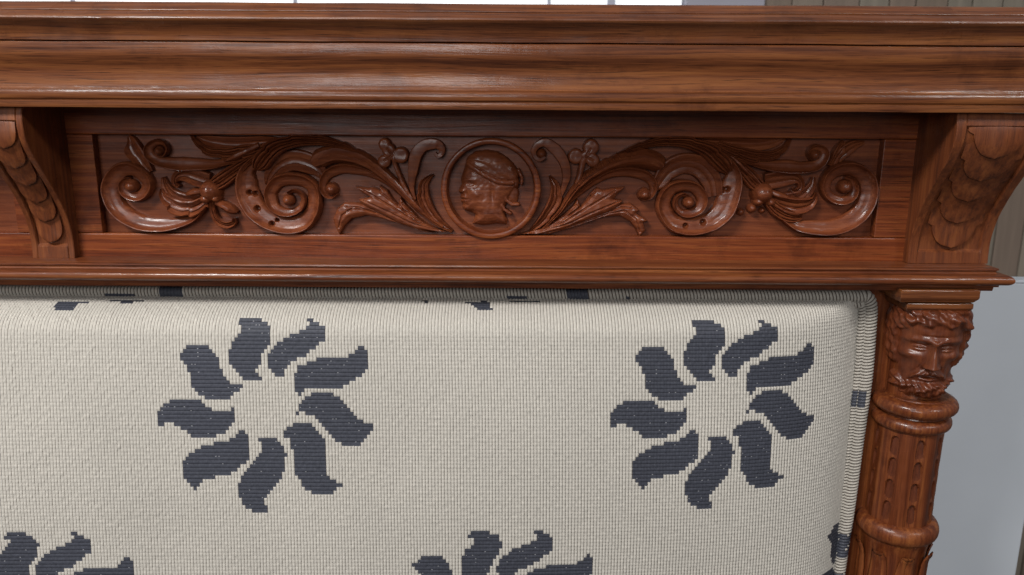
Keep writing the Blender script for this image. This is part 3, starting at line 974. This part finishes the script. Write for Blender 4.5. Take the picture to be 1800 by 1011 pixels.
# profile read from the right corbel's left edge
XC = 0.5 * (P(1588, 466, 0)[0] + P(1614, 205, 0)[0])
edge = [(1683, 200), (1682, 228), (1676, 256), (1664, 284), (1648, 312), (1632, 340), (1617, 370), (1606, 400), (1599, 432), (1596, 462)]
prof_c = []
for (a, b_) in edge:
    q = PX(a, b_, XC)
    prof_c.append((-q[1], q[2]))
print("corbel profile", [(round(a * 1000, 1), round(b_, 4)) for a, b_ in prof_c], "XC", XC)
zt_c = Zc(193, -0.077) - 0.0005
prof_c[0] = (prof_c[0][0], zt_c)
prof_c[-1] = (prof_c[-1][0], zl + 0.0003)
XC2 = P(1737, 462, -prof_c[-1][0])[0]
corbel(XC, XC2, prof_c, 5, 0.0085)
xl2 = P(132, 460, -prof_c[-1][0])[0]
xl1 = P(58, 460, -prof_c[-1][0])[0]
corbel(xl1, xl2, prof_c, 6, 0.0056, tongue=0.98)

# ------------------------------------------------------------------ column
YA = -0.006


def lathe(name, prof, mat, nseg=72, fn=None, sharp=35, jit=0.0002):
    """prof rows: (cx, z, r); the axis may lean a little"""
    V = []
    n = len(prof)
    for i, (cx, z, r) in enumerate(prof):
        for j in range(nseg):
            a = 2 * math.pi * j / nseg
            rr = r if fn is None else fn(r, a, i / (n - 1))
            V.append((cx + rr * math.sin(a), YA - rr * math.cos(a), z))
    F = grid_faces(n, nseg, True)
    F.append(tuple(range(nseg)))
    F.append(tuple((n - 1) * nseg + j for j in range(nseg)))
    return mesh(name, V, F, mat, settle, sharp=sharp, jitter=jit, jf=90)


def axis(py):
    """column axis at a photo height: centre x in px"""
    px = np.interp(py, [520, 712, 740, 922, 1011, 1300], [1634, 1606, 1600, 1575, 1563, 1522])
    q = P(px, py, YA)
    return q[0], q[2]


def arow(py, rpx):
    x, z = axis(py)
    return (x, z, rpx * PXM * 1.005)


def torus_rows(yc, hh, r_in, r_out, n=11):
    rows = []
    for k in range(n):
        a = -math.pi / 2 + math.pi * k / (n - 1)
        rows.append(arow(yc + hh * math.sin(a), r_in + (r_out - r_in) * math.cos(a)))
    return rows


lathe("collar", torus_rows(704, 12.5, 57, 71), W_VERT)
lathe("collar", torus_rows(733, 11, 54, 66), W_VERT)
lathe("collar", [arow(690, 53), arow(700, 57), arow(716, 56), arow(720, 53), arow(726, 55)], W_VERT)


def shaft_fn(r, a, v):
    col = 8
    ph = (a / (2 * math.pi) * col + 0.589) % 1.0 - 0.5     # gouge column centred at 0
    nrow = 4.0
    vv = (v - 0.05) / 0.88 * nrow
    k = math.floor(vv)
    w = vv - k                                            # 0 at top of the cell
    g = 0.0
    ax = abs(ph) / 0.17
    if 0.05 < v < 0.93 and ax < 1:
        top = 0.02 + 0.30 * (1 - math.sqrt(max(0, 1 - ax * ax)))
        if w > top:
            g = (1 - ((w - top) / (1 - top)) ** 1.1) * min(1, (w - top) / 0.07) * (1 - 0.35 * ax * ax)
    flat = -0.0007 * math.cos(2 * math.pi * ph)            # slightly faceted shaft
    return r - 0.0034 * g + flat


rows = []
for k in range(221):
    v = k / 220
    rows.append(arow(744 + (912 - 744) * v, 55.0 - 0.5 * math.sin(math.pi * v)))
sh_ = lathe("shaft", rows, W_VERT, nseg=240, fn=shaft_fn, sharp=30, jit=0.0003)
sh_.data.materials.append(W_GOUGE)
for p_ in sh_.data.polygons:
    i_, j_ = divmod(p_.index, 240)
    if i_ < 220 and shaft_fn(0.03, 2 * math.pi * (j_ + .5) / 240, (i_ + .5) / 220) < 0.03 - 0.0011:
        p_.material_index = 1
lathe("collar", torus_rows(917, 16, 56, 71), W_VERT)
lathe("collar", [arow(905, 57.5), arow(908, 60.5), arow(911, 57.5)], W_VERT)
rows = [arow(930, 61), arow(938, 58), arow(948, 55.5), arow(970, 54.5), arow(1011, 56), arow(1060, 58), arow(1150, 60), arow(1300, 60)]
c, _, _ = catmull(rows, 40)
lathe("baluster", [tuple(r) for r in c], W_VERT)


def base_leaf(a0):
    """tongue leaf clasping the baluster with a rolled tip at its top"""
    pr = [(1120, 59.8), (1060, 58.6), (1010, 57.2), (985, 56.6), (968, 57.2), (958, 59.5), (951, 63), (947, 65.5), (948.5, 67), (953, 65.5)]
    rw, _, _ = catmull([arow(*q) for q in pr], 34)
    V = []
    nb = 9
    for i, (cx, z, r) in enumerate(rw):
        v = i / 33
        hw = math.radians(17) * (1 - 0.55 * max(0, (v - 0.6) / 0.4) ** 2)
        for j in range(nb):
            u = -1 + 2 * j / (nb - 1)
            a = a0 + hw * u
            rr = r + 0.0014 * (1 - u * u) - (0.0014 if abs(u) < 0.1 else 0)
            V.append((cx + rr * math.sin(a), YA - rr * math.cos(a), z))
    lf = mesh("leaf", V, grid_faces(34, nb), W_VERT, bal, sharp=60, jitter=0.0003, jf=150)
    sm = lf.modifiers.new("thickness", 'SOLIDIFY')
    sm.thickness = 0.0016
    return lf


bal = [o for o in settle.children if o.name.startswith("baluster")][0]
for k in range(8):
    base_leaf(2 * math.pi * (k + 0.92) / 8)

# abacus : two stepped slabs
xa_, _z = axis(520)


def slab(y0, y1, l0, r0, l1, r1, front):
    z0, z1 = Zc(y0, -front), Zc(y1, -front)
    V = []
    for z, l, r, f in ((z0, l0, r0, front), (z0 - (z0 - z1) * 0.66, l0, r0, front), (z1, l1, r1, front - 0.003)):
        a, b = P(l, y1, -front)[0], P(r, y1, -front)[0]
        V += [(a, -f, z), (b, -f, z), (b, 0.03, z), (a, 0.03, z)]
    F = [(0, 1, 2, 3), (11, 10, 9, 8)] + grid_faces(3, 4, True)
    ob = mesh("abacus", V, F, W_CORN, settle, smooth=False)
    bv = ob.modifiers.new("soft edge", 'BEVEL')
    bv.width = 0.0008
    bv.segments = 2
    return ob


slab(506, 529, 1583, 1722, 1586, 1715, 0.041)
slab(529.3, 544, 1594, 1711, 1597, 1706, 0.037)


# ---------------- carved bearded head
def head():
    x_t, z_t = axis(545)
    x_b, z_b = axis(700)
    zt_, zb_ = Zc(541, YA - 0.03), Zc(711, YA - 0.045)
    Hh = zt_ - zb_
    nth, nz = 220, 190
    th = np.radians(np.linspace(-135, 135, nth))
    t = np.linspace(0, 1, nz)
    TH, TT = np.meshgrid(th, t, indexing='ij')
    s = np.interp(TT, [0, .04, .12, .22, .35, .5, .65, .8, .9, 1.0], [.42, .58, .70, .77, .85, .93, .985, 1.0, .99, .9])
    rx, ry = 31.5, 36.5
    r = s / np.sqrt((np.sin(TH) / rx) ** 2 + (np.cos(TH) / ry) ** 2)
    xa = r * np.sin(TH)                             # sideways mm
    ax = np.abs(xa)
    z = TT * Hh * 1000                              # mm from chin
    Z = lambda q: q * Hh * 1000
    front = (np.cos(TH) > 0.1)
    G = lambda cx, ct, sx, sz, a: a * np.exp(-((ax - cx) / sx) ** 2 - ((z - Z(ct)) / sz) ** 2) * front
    d = np.zeros_like(r)
    # brow with a frown, slanting up outwards
    zb2 = Z(.672) + 0.10 * ax - 0.004 * ax ** 2
    d += 2.9 * np.exp(-((z - zb2) / 3.2) ** 2) * np.exp(-(ax / 24) ** 4) * front
    # sockets and eyes
    d += G(11.5, .60, 7.6, 5.2, -6.2)
    d += G(12.5, .592, 5.2, 2.9, 3.6)
    lid = Z(.607) - 0.02 * (ax - 12.5) ** 2
    d += 1.3 * np.exp(-((z - lid) / 0.9) ** 2) * np.exp(-((ax - 12.5) / 5.5) ** 4) * front
    lid2 = Z(.567) + 0.02 * (ax - 12.5) ** 2
    d += 1.0 * np.exp(-((z - lid2) / 0.9) ** 2) * np.exp(-((ax - 12.5) / 5.0) ** 4) * front
    d += G(12.5, .588, 1.2, 1.0, -0.7)
    # nose
    tn = np.clip((Z(.645) - z) / (Z(.645) - Z(.395)), 0, 1)
    prot = 3.2 + 8.2 * tn ** 1.15
    wn = 3.1 + 2.6 * tn ** 2
    env = np.clip((Z(.70) - z) / 5, 0, 1) * np.clip((z - Z(.365)) / 2.4, 0, 1)
    d += prot * np.exp(-(ax / wn) ** 2.4) * env * front
    d += G(5.8, .40, 2.3, 2.4, 3.0)
    d += G(3.0, .373, 1.5, 1.2, -1.6)
    # cheekbones, hollow cheeks
    d += G(20, .505, 6, 4.5, 2.6)
    d += G(20, .39, 5.5, 6, -2.2)
    # naso-labial fold
    d += -1.4 * np.exp(-((ax - (7.5 + (Z(.42) - z) * .5)) / 1.2) ** 2) * np.exp(-((z - Z(.385)) / 5) ** 2) * front
    # forehead
    d += G(8, .76, 10, 5, 1.2)
    d += -0.8 * np.exp(-((z - Z(.735)) / 1.0) ** 2) * np.exp(-(ax / 12) ** 4) * front
    # moustache drooping
    zm = Z(.322) - 0.022 * ax ** 2 - 0.10 * ax
    strand = 0.6 * np.sin(ax * 1.5 + z * 1.1)
    d += (4.6 + strand) * np.exp(-((z - zm) / 3.0) ** 2) * np.exp(-(ax / 15.5) ** 6) * np.clip((ax + 1.2) / 3, .35, 1) * front
    # mouth
    d += G(0, .268, 8.5, 1.3, -3.4)
    d += G(0, .238, 6.5, 1.9, 2.2)
    d += G(0, .205, 7.0, 1.6, -1.6)
    # beard
    wob = 2.2 * np.sin(xa * .42 + 1.3 * np.sin(z * .28)) * np.cos(z * .33 + .5 * np.sin(xa * .3))
    fine = 0.9 * np.sin(xa * 1.35 + z * .55 + np.sin(z * .4) * 1.5)
    mb = 1 / (1 + np.exp((z - (Z(.185) + 0.020 * np.maximum(ax - 9, 0) ** 2)) / 1.2))
    mb *= (ax < 60) * front
    d += mb * (4.4 + 1.1 * wob + fine * 1.2)
    d += G(0, .10, 11, 9, 5.0)
    # hair : lumpy locks framing forehead and temples
    lim = Z(.855) - 0.0 * ax - 0.018 * np.maximum(ax - 8, 0) ** 2 + 1.8 * np.sin(xa * .35 + .8)
    deg = np.degrees(np.abs(TH))
    lim = np.where(deg > 62, Z(.36), lim)
    mh = 1 / (1 + np.exp(-(z - lim) / 0.9))
    mh *= 1 / (1 + np.exp(-(deg - 58 + 60 * np.clip((z - Z(.66)) / 6, 0, 1)) / 6))
    lock = 2.5 * np.sin(xa * .33 + 1.9 * np.sin(z * .21 + 1) + .7) * np.sin(z * .36 + .9 * np.sin(xa * .25)) + 1.1 * np.sin(r * TH * .85 + z * .42)
    d += mh * (5.0 + lock * np.where(deg > 55, .42, 1.0))
    # ear hinted in the hair
    d += 2.5 * np.exp(-((deg - 84) / 7) ** 2 - ((z - Z(.55)) / 6) ** 2)
    r = r + d
    # round the crown and chin in
    cx = x_b + (x_t - x_b) * TT + 0.001
    cy = YA - 0.004 + 0.004 * (1 - TT)
    turn = -0.24
    V = np.c_[(cx + r / 1000 * np.sin(TH + turn)).ravel(), (cy - r / 1000 * np.cos(TH + turn)).ravel(), (zb_ + z / 1000).ravel()]
    F = grid_faces(nth, nz)
    # lids top and bottom
    k = len(V)
    V = np.vstack([V, [[x_t, YA, zt_], [x_b, YA, zb_]]])
    for i in range(nth - 1):
        F.append((i * nz + nz - 1, (i + 1) * nz + nz - 1, k))
        F.append(((i + 1) * nz, i * nz, k + 1))
    return mesh("carved_head", V, F, W_HEAD, settle, sharp=80, jitter=0.0005, jf=170)


head()
rows = [arow(540, 50), arow(600, 47), arow(660, 46), arow(700, 46)]
YA_s = YA
YA = YA + 0.006
lathe("neck_block", rows, W_VERT)
YA = YA_s
# post behind the column
a_ = P(1500, 700, 0.012)[0]
box("post", (a_, 0.008, Zc(1300)), (XRE, 0.0303, ZB0 - 0.004), W_VERT, settle)

# ------------------------------------------------------------------ upholstery
PU, PV = 0.0030, 0.00365
BUL, LZ, LX = 0.049, 0.028, 0.046
ZTOP = Zc(523, 0.0)
YC0 = 0.006


def XRz(z):
    zs = [P(1450, y, 0.0)[2] for y in (530, 700, 900, 1011, 1300)]
    xs = [P(x, y, 0.0)[0] for x, y in ((1514, 530), (1505, 700), (1488, 900), (1476, 1011), (1446, 1300))]
    return np.interp(-np.asarray(z), -np.array(zs), xs)


def fz(d):
    q = 1 - np.clip(np.asarray(d, float) / LZ, 0, 1)        # boxed edge: a shelf under the moulding, then the face
    return (1 - q ** 2.3) ** (1 / 2.0)


def fx(d):
    return 1 - np.exp(-(np.maximum(d, 0) / LX) ** 1.1)


NROW = 144
NCOL = 346
# arc-length tables
dd = 0.6 * np.linspace(0, 1, 8001) ** 2
yz = BUL * fz(dd)
sz = np.r_[0, np.cumsum(np.hypot(np.diff(dd), np.diff(yz)))]
dx_ = np.linspace(0, 1.4, 14001)
yx = BUL * fx(dx_)
sx = np.r_[0, np.cumsum(np.hypot(np.diff(dx_), np.diff(yx)))]


def ydep(d, e):
    slow = 0.060 * (1 - np.exp(-np.maximum(d, 0) / 0.25)) * (1 - np.exp(-np.maximum(e, 0) / 0.35))
    a, b = np.maximum(fz(d), 1e-3), np.maximum(fx(e), 1e-3)
    return YC0 - BUL * (a ** -3 + b ** -3 - 1) ** (-1 / 3) - slow


def surf(su, sv):
    """su: arc length from the right seam leftwards, sv: arc length from the top seam down -> xyz"""
    d = np.interp(sv, sz, dd)
    e = np.interp(su, sx, dx_)
    z = ZTOP - d
    xr = XRz(z)
    xtop = XRz(ZTOP)
    x = xtop - e + (xr - xtop) * np.exp(-e / 0.55)
    sag = 0.0024 * np.sin(x * 9 + 1) * np.sin(z * 13)
    y = ydep(d, e) - sag * fz(d) * fx(e)
    return x, y, z


# flower traced petal by petal (pixels of a close-up, 2.661 to the photo pixel)
PET = [
    [(440, 70), (470, 52), (550, 52), (590, 75), (605, 110), (590, 180), (560, 215), (550, 260), (530, 300), (555, 335), (475, 335), (440, 310), (410, 270), (405, 200), (430, 150), (465, 110), (470, 90)],
    [(765, 55), (800, 55), (850, 90), (850, 150), (820, 180), (760, 225), (690, 260), (660, 300), (670, 330), (640, 330), (600, 305), (582, 260), (590, 210), (640, 160), (700, 125), (760, 105), (780, 80)],
    [(1015, 175), (1050, 205), (1050, 280), (1030, 315), (980, 345), (930, 378), (780, 380), (745, 395), (735, 415), (708, 390), (708, 320), (730, 280), (790, 245), (880, 238), (950, 240), (1000, 205)],
    [(790, 402), (890, 402), (940, 440), (985, 500), (1020, 530), (1060, 550), (1070, 525), (1080, 570), (1060, 600), (1010, 645), (940, 648), (890, 610), (840, 560), (800, 510), (740, 490), (720, 515), (725, 480), (740, 450)],
    [(645, 598), (700, 550), (780, 545), (820, 580), (850, 620), (860, 700), (870, 800), (935, 830), (900, 865), (870, 882), (800, 882), (750, 840), (720, 790), (710, 700), (690, 625)],
    [(545, 612), (610, 608), (655, 650), (672, 690), (665, 760), (640, 820), (600, 860), (570, 890), (580, 965), (515, 965), (475, 930), (447, 890), (450, 820), (490, 760), (550, 690), (555, 650)],
    [(465, 570), (490, 590), (502, 650), (495, 720), (450, 755), (390, 795), (280, 805), (265, 830), (245, 865), (225, 840), (190, 800), (185, 740), (210, 690), (270, 655), (360, 630), (420, 620), (440, 590)],
    [(65, 585), (65, 510), (95, 465), (150, 428), (250, 425), (290, 460), (330, 485), (400, 485), (425, 465), (425, 540), (400, 580), (350, 605), (230, 608), (190, 575), (150, 550), (100, 550), (80, 560)],
    [(150, 238), (190, 205), (220, 178), (305, 175), (350, 220), (370, 290), (390, 340), (430, 365), (470, 370), (440, 400), (390, 438), (310, 440), (250, 400), (225, 350), (210, 270), (180, 238)],
]


def uv_of(px, py):
    """fabric arc-length coordinates (from the right seam, from the top seam) under a photo pixel on the bulged face"""
    y = YC0 - BUL
    for _ in range(60):
        q = P(px, py, y)
        d = ZTOP - q[2]
        e = XRz(ZTOP) - q[0]
        for _k in range(4):
            e = XRz(ZTOP) - q[0] + (XRz(q[2]) - XRz(ZTOP)) * math.exp(-max(e, 0) / 0.55)
        y = 0.8 * y + 0.2 * float(ydep(d, e))
    return float(np.interp(e, dx_, sx)), float(np.interp(d, dd, sz))


petal_uv = []
for pl in PET:
    petal_uv.append([uv_of(250 + a / 2.661, 540 + b_ / 2.661) for a, b_ in pl])
fc = uv_of(468, 715)
fc2 = uv_of(1255, 706)
PER = abs(fc[0] - fc2[0])
PER = round((PER + 0.0055) / PU) * PU
HALF = uv_of(865, 1070)[1] - fc[1]
HALF = round(HALF / PV) * PV
print("flower period", PER, "half drop", HALF, "centres", fc, fc2)

ci, ri = np.meshgrid((np.arange(NCOL) + 0.5) * PU, (np.arange(NROW) + 0.5) * PV, indexing='ij')
dark = np.zeros((NCOL, NROW), bool)
for kx in range(-4, 5):
    for ky in range(0, 4):
        if (kx + ky) % 2:
            continue
        ox, oy = kx * PER / 2, ky * HALF
        if ky == 1 and kx > 0:
            ox += 0.016
        if abs(ky) % 2 == 0 and ky == 0 and kx % 2:
            continue
        for pl in petal_uv:
            q = [(a + ox, b_ + oy) for a, b_ in pl]
            qa = np.array(q)
            if qa[:, 0].max() < 0 or qa[:, 1].max() < 0 or qa[:, 0].min() > NCOL * PU or qa[:, 1].min() > NROW * PV:
                continue
            dark |= poly_sdf(q, ci, ri) > 0


for frag in ([(93, 538), (104, 530), (168, 529), (136, 536), (129, 546), (100, 546)], [(816, 531), (858, 529), (866, 546), (845, 546), (836, 540)],
             [(742, 529), (752, 529), (748, 534)], [(885, 529), (965, 528), (930, 533)], [(190, 528), (262, 528), (222, 534)]):
    dark |= poly_sdf([uv_of(*q) for q in frag], ci, ri) > 0


def weave():
    ua = np.array([.07, .30, .70, .93])
    va = np.array([.10, .50, .90])
    U = (np.arange(NCOL)[:, None] + ua[None]).ravel()
    Vv = (np.arange(NROW)[:, None] + va[None]).ravel()
    gu, gv = np.meshgrid(U, Vv, indexing='ij')
    nU, nV = gu.shape
    iu, iv = np.floor(gu).astype(int), np.floor(gv).astype(int)
    fu, fv = gu - iu, gv - iv
    dk = dark[iu, iv]
    hu = np.where((fu < .1) | (fu > .9), 0.0, 1.0)
    hv = np.where((fv < .15) | (fv > .85), 0.0, 1.0)
    rnd = rng.normal(0, 1, (NCOL, NROW))[iu, iv]
    par = ((iu + iv) % 2)
    h_c = 0.00058 * hu + 0.00060 * hv * (0.35 + 0.65 * hu) + 0.00007 * rnd
    h_d = 0.00055 * hv + 0.00016 * hu + 0.00005 * rnd + 0.00014 * par * hv
    h = np.where(dk, h_d - 0.0001, h_c)
    wob = PU * 0.06 * np.sin(iv * 0.11 + iu * 0.05)
    cu = gu * PU + wob
    cv = gv * PV
    x, y, z = surf(cu, cv)
    e = 1e-4
    xu, yu, zu = surf(cu + e, cv)
    xv, yv, zv = surf(cu, cv + e)
    A = np.stack([xu - x, yu - y, zu - z], -1)
    B = np.stack([xv - x, yv - y, zv - z], -1)
    n = np.cross(A, B)
    n /= np.linalg.norm(n, axis=-1)[..., None] + 1e-12
    n *= np.where(n[..., 1:2] > 0, -1, 1)
    pos = np.stack([x, y, z], -1) + n * h[..., None]
    me = bpy.data.meshes.new("upholstery")
    idx = np.arange(nU * nV).reshape(nU, nV)
    q = np.stack([idx[:-1, :-1], idx[:-1, 1:], idx[1:, 1:], idx[1:, :-1]], -1).reshape(-1, 4)
    nf = len(q)
    me.vertices.add(nU * nV)
    me.vertices.foreach_set("co", pos.reshape(-1).astype(np.float32))
    me.loops.add(nf * 4)
    me.loops.foreach_set("vertex_index", q.reshape(-1).astype(np.int32))
    me.polygons.add(nf)
    me.polygons.foreach_set("loop_start", (np.arange(nf) * 4).astype(np.int32))
    # material per quad: position in the stitch decides
    qi, qj = np.meshgrid(np.arange(nU - 1), np.arange(nV - 1), indexing='ij')
    ugap, vgap = (qi % 4) == 3, (qj % 3) == 2
    cd = dark[qi // 4, qj // 3]
    cdn = dark[np.minimum((qi + 1) // 4, NCOL - 1), qj // 3]
    cdv = dark[qi // 4, np.minimum((qj + 1) // 3, NROW - 1)]
    mat = np.where(cd, 2, 0)
    mat = np.where(ugap & ~(cd & cdn), 1, mat)
    mat = np.where(vgap & cd & cdv, 3, mat)
    spk = (rng.random(mat.shape) < .06) & vgap & cd & cdv & ~ugap & ((qi % 4) == 1)
    mat = np.where(spk, 4, mat)
    me.polygons.foreach_set("material_index", mat.reshape(-1).astype(np.int32))
    me.polygons.foreach_set("use_smooth", np.ones(nf, bool))
    me.update()
    me.validate()
    return link("upholstery", me, [Y_CREAM, Y_GAP, Y_DARK, Y_DGAP, Y_FLECK], settle)


uph = weave()


def piping(r=0.0064, yp=0.0005, inner=0.0, rib=0.0033, name="piping"):
    """corded edge: along the top then down the right side"""
    zt_ = Zc(517.5, yp)
    pts = [(XL + 0.02, zt_)]
    n1 = 30
    xcorner = P(1510, 517, yp)[0]
    for k in range(1, n1 + 1):
        pts.append((XL + 0.02 + (xcorner - XL - 0.02) * k / n1, zt_ - 0.0003 * math.sin(k)))
    for px, py in ((1522, 521), (1529, 532), (1530.5, 548), (1529, 580), (1524.5, 640), (1517, 700), (1508, 770), (1497, 850), (1486, 930), (1474, 1011), (1452, 1150), (1430, 1300)):
        q = P(px, py, yp)
        pts.append((q[0], q[2]))
    c, _, _ = catmull(pts, 3000)
    if inner:
        tt = np.gradient(c, axis=0)
        tt /= np.linalg.norm(tt, axis=1)[:, None] + 1e-12
        c = c + inner * np.c_[tt[:, 1], -tt[:, 0]]
    L = np.r_[0, np.cumsum(np.linalg.norm(np.diff(c, axis=0), axis=1))]
    sub = 5
    nrib = int(L[-1] / rib)
    fr = [0.15, .30, .5, .70, .85]
    s = np.array([(k + f) * rib for k in range(nrib) for f in fr])
    cx, cz = np.interp(s, L, c[:, 0]), np.interp(s, L, c[:, 1])
    tx, tz = np.gradient(cx), np.gradient(cz)
    l_ = np.hypot(tx, tz)
    tx, tz = tx / l_, tz / l_
    nx, nz = tz, -tx                                   # right of travel
    na = 16
    V, mat = [], []
    hp = np.array([-.0009, -.0001, .0002, -.0001, -.0009])
    for i in range(len(s)):
        rr0 = r + hp[i % sub] + 0.0002 * math.sin(s[i] * 55)
        for j in range(na):
            a = 2 * math.pi * j / na
            rr = rr0 * (1.0 + 0.02 * math.sin(j * 3 + i // sub))
            sl = 0.0011 * math.cos(a)                  # ribs slant a little
            V.append((cx[i] + nx[i] * rr * math.cos(a) + tx[i] * sl, yp - rr * math.sin(a), cz[i] + nz[i] * rr * math.cos(a) + tz[i] * sl))
    F = grid_faces(len(s), na, True)
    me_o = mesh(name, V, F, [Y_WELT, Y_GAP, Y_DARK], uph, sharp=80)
    # dark flower fragments wrapped on the cord (photo pixels along the edge)
    spans = [(285, 325, 0, 360), (188, 240, -60, 30), (995, 1033, 0, 360), (890, 925, -60, 30), (1098, 1104, -60, 30)]
    sp = []
    for a, b_, lo, hi in spans:
        sp.append((P(a, 517, yp)[0], P(b_, 517, yp)[0], lo, hi))
    ztest = [(P(1500, y0, yp)[2], P(1500, y1, yp)[2]) for y0, y1 in ((684, 712), (934, 975), (1003, 1030))]
    mi = []
    for i in range(len(s) - 1):
        gap = i % sub == sub - 1
        horiz = abs(tz[i]) < 0.3
        for j in range(na):
            ang = 360.0 * (j + .5) / na
            mval = 1 if gap else 0
            down = math.cos(math.radians(ang)) > 0.1
            if horiz:
                for a, b_, lo, hi in sp:
                    if a < cx[i] < b_ and (hi == 360 or down):
                        mval = 2
            else:
                for zA, zB in ztest:
                    if zB < cz[i] < zA and (down or zA - zB > 0.018 and (j + i // sub) % 5):
                        mval = 2
            mi.append(mval)
    for p_, v_ in zip(me_o.data.polygons, mi):
        p_.material_index = v_
    return me_o


piping()
piping(0.0046, 0.0035, 0.0080, 0.0033, "seam_welt")

# ------------------------------------------------------------------ things behind
M_GREY = plain("grey painted metal", (0.60, 0.635, 0.675), 0.5, 0.04, 6.0)
M_GREYE = plain("pale painted edge", (0.66, 0.7, 0.75), 0.45, 0.04, 6.0)
cab = bpy.data.objects.new("grey_panel", None)
q0 = P(1560, 486, 0.34)
q1 = P(1794, 960, 0.34)
cab.location = (0, 0, 0)
COL.objects.link(cab)
cab['label'] = "plain blue-grey painted panel standing behind the carved column"
cab['category'] = "panel"
box("board", (q0[0] - 0.3, 0.34, 0.25), (q1[0], 0.362, q0[2] - 0.0085), M_GREY, cab, 0.002)
box("top_edge", (q0[0] - 0.302, 0.338, q0[2] - 0.0082), (q1[0] + 0.002, 0.364, q0[2] - 0.004), M_GREYE, cab, 0.0015)

pw = bpy.data.objects.new("plank_wall", None)
COL.objects.link(pw)
pw['kind'] = 'structure'
pw['label'] = "beige wall of vertical wooden boards"
yw = 1.6
tones = [(0.22, 0.175, 0.135), (0.185, 0.14, 0.105), (0.25, 0.21, 0.165), (0.20, 0.15, 0.115), (0.21, 0.18, 0.14)]
M_PL = [plain("wall board %s" % w, c_, 0.6, 0.15, 5.0, stretch=(9, 9, 0.6)) for w, c_ in zip(("tan", "brown", "pale", "russet", "dun"), tones)]
xk = P(1342, 5, yw)[0]
k = 0
while xk < P(2250, 5, yw)[0]:
    w = 0.06 + 0.05 * rng.random()
    box("plank", (xk, yw + 0.004 * rng.random(), -0.8), (xk + w - 0.003, yw + 0.04, 2.6), M_PL[int(rng.integers(0, 5))], pw, 0.002)
    xk += w
    k += 1

M_PIL = plain("lilac grey paint", (0.33, 0.32, 0.37), 0.6, 0.05, 4.0)
pil = box("wall", (P(1203, 5, yw)[0], yw - 0.02, 0.3), (P(1341, 5, yw)[0], yw + 0.05, 2.6), M_PIL, None, 0.003)
pil['kind'] = 'structure'
pil['label'] = "lilac-grey painted wall strip beside the white window"

win = bpy.data.objects.new("window", None)
COL.objects.link(win)
win['label'] = "bright white window seen in a thin strip above the cornice"
win['category'] = "window"
M_PANE = plain("daylit frosted pane", (0.8, 0.8, 0.8), 0.3, 0.02, 3.0, emit=((0.93, 0.96, 1.0), 0.9))
M_FR = plain("grey window frame", (0.42, 0.42, 0.5), 0.5, 0.04, 6.0)
ed = [-260, 130, 520, 965, 1074, 1201]
for a, b_ in zip(ed[:-1], ed[1:]):
    pa, pb = P(a + 3, 3, yw)[0], P(b_ - 3, 3, yw)[0]
    box("pane", (pa, yw, 1.35), (pb, yw + 0.01, 2.3), M_PANE, win, 0)
for e in ed[:-1]:
    c_ = P(e, 3, yw)[0]
    w = 0.0045 if e != 1074 else 0.011
    box("frame_bar", (c_ - w, yw - 0.012, 1.33), (c_ + w, yw + 0.012, 2.32), M_FR, win, 0.001)
box("frame_bar", (P(-260, 3, yw)[0], yw - 0.012, 1.30), (P(1201, 3, yw)[0], yw + 0.012, 1.35), M_FR, win, 0.001)
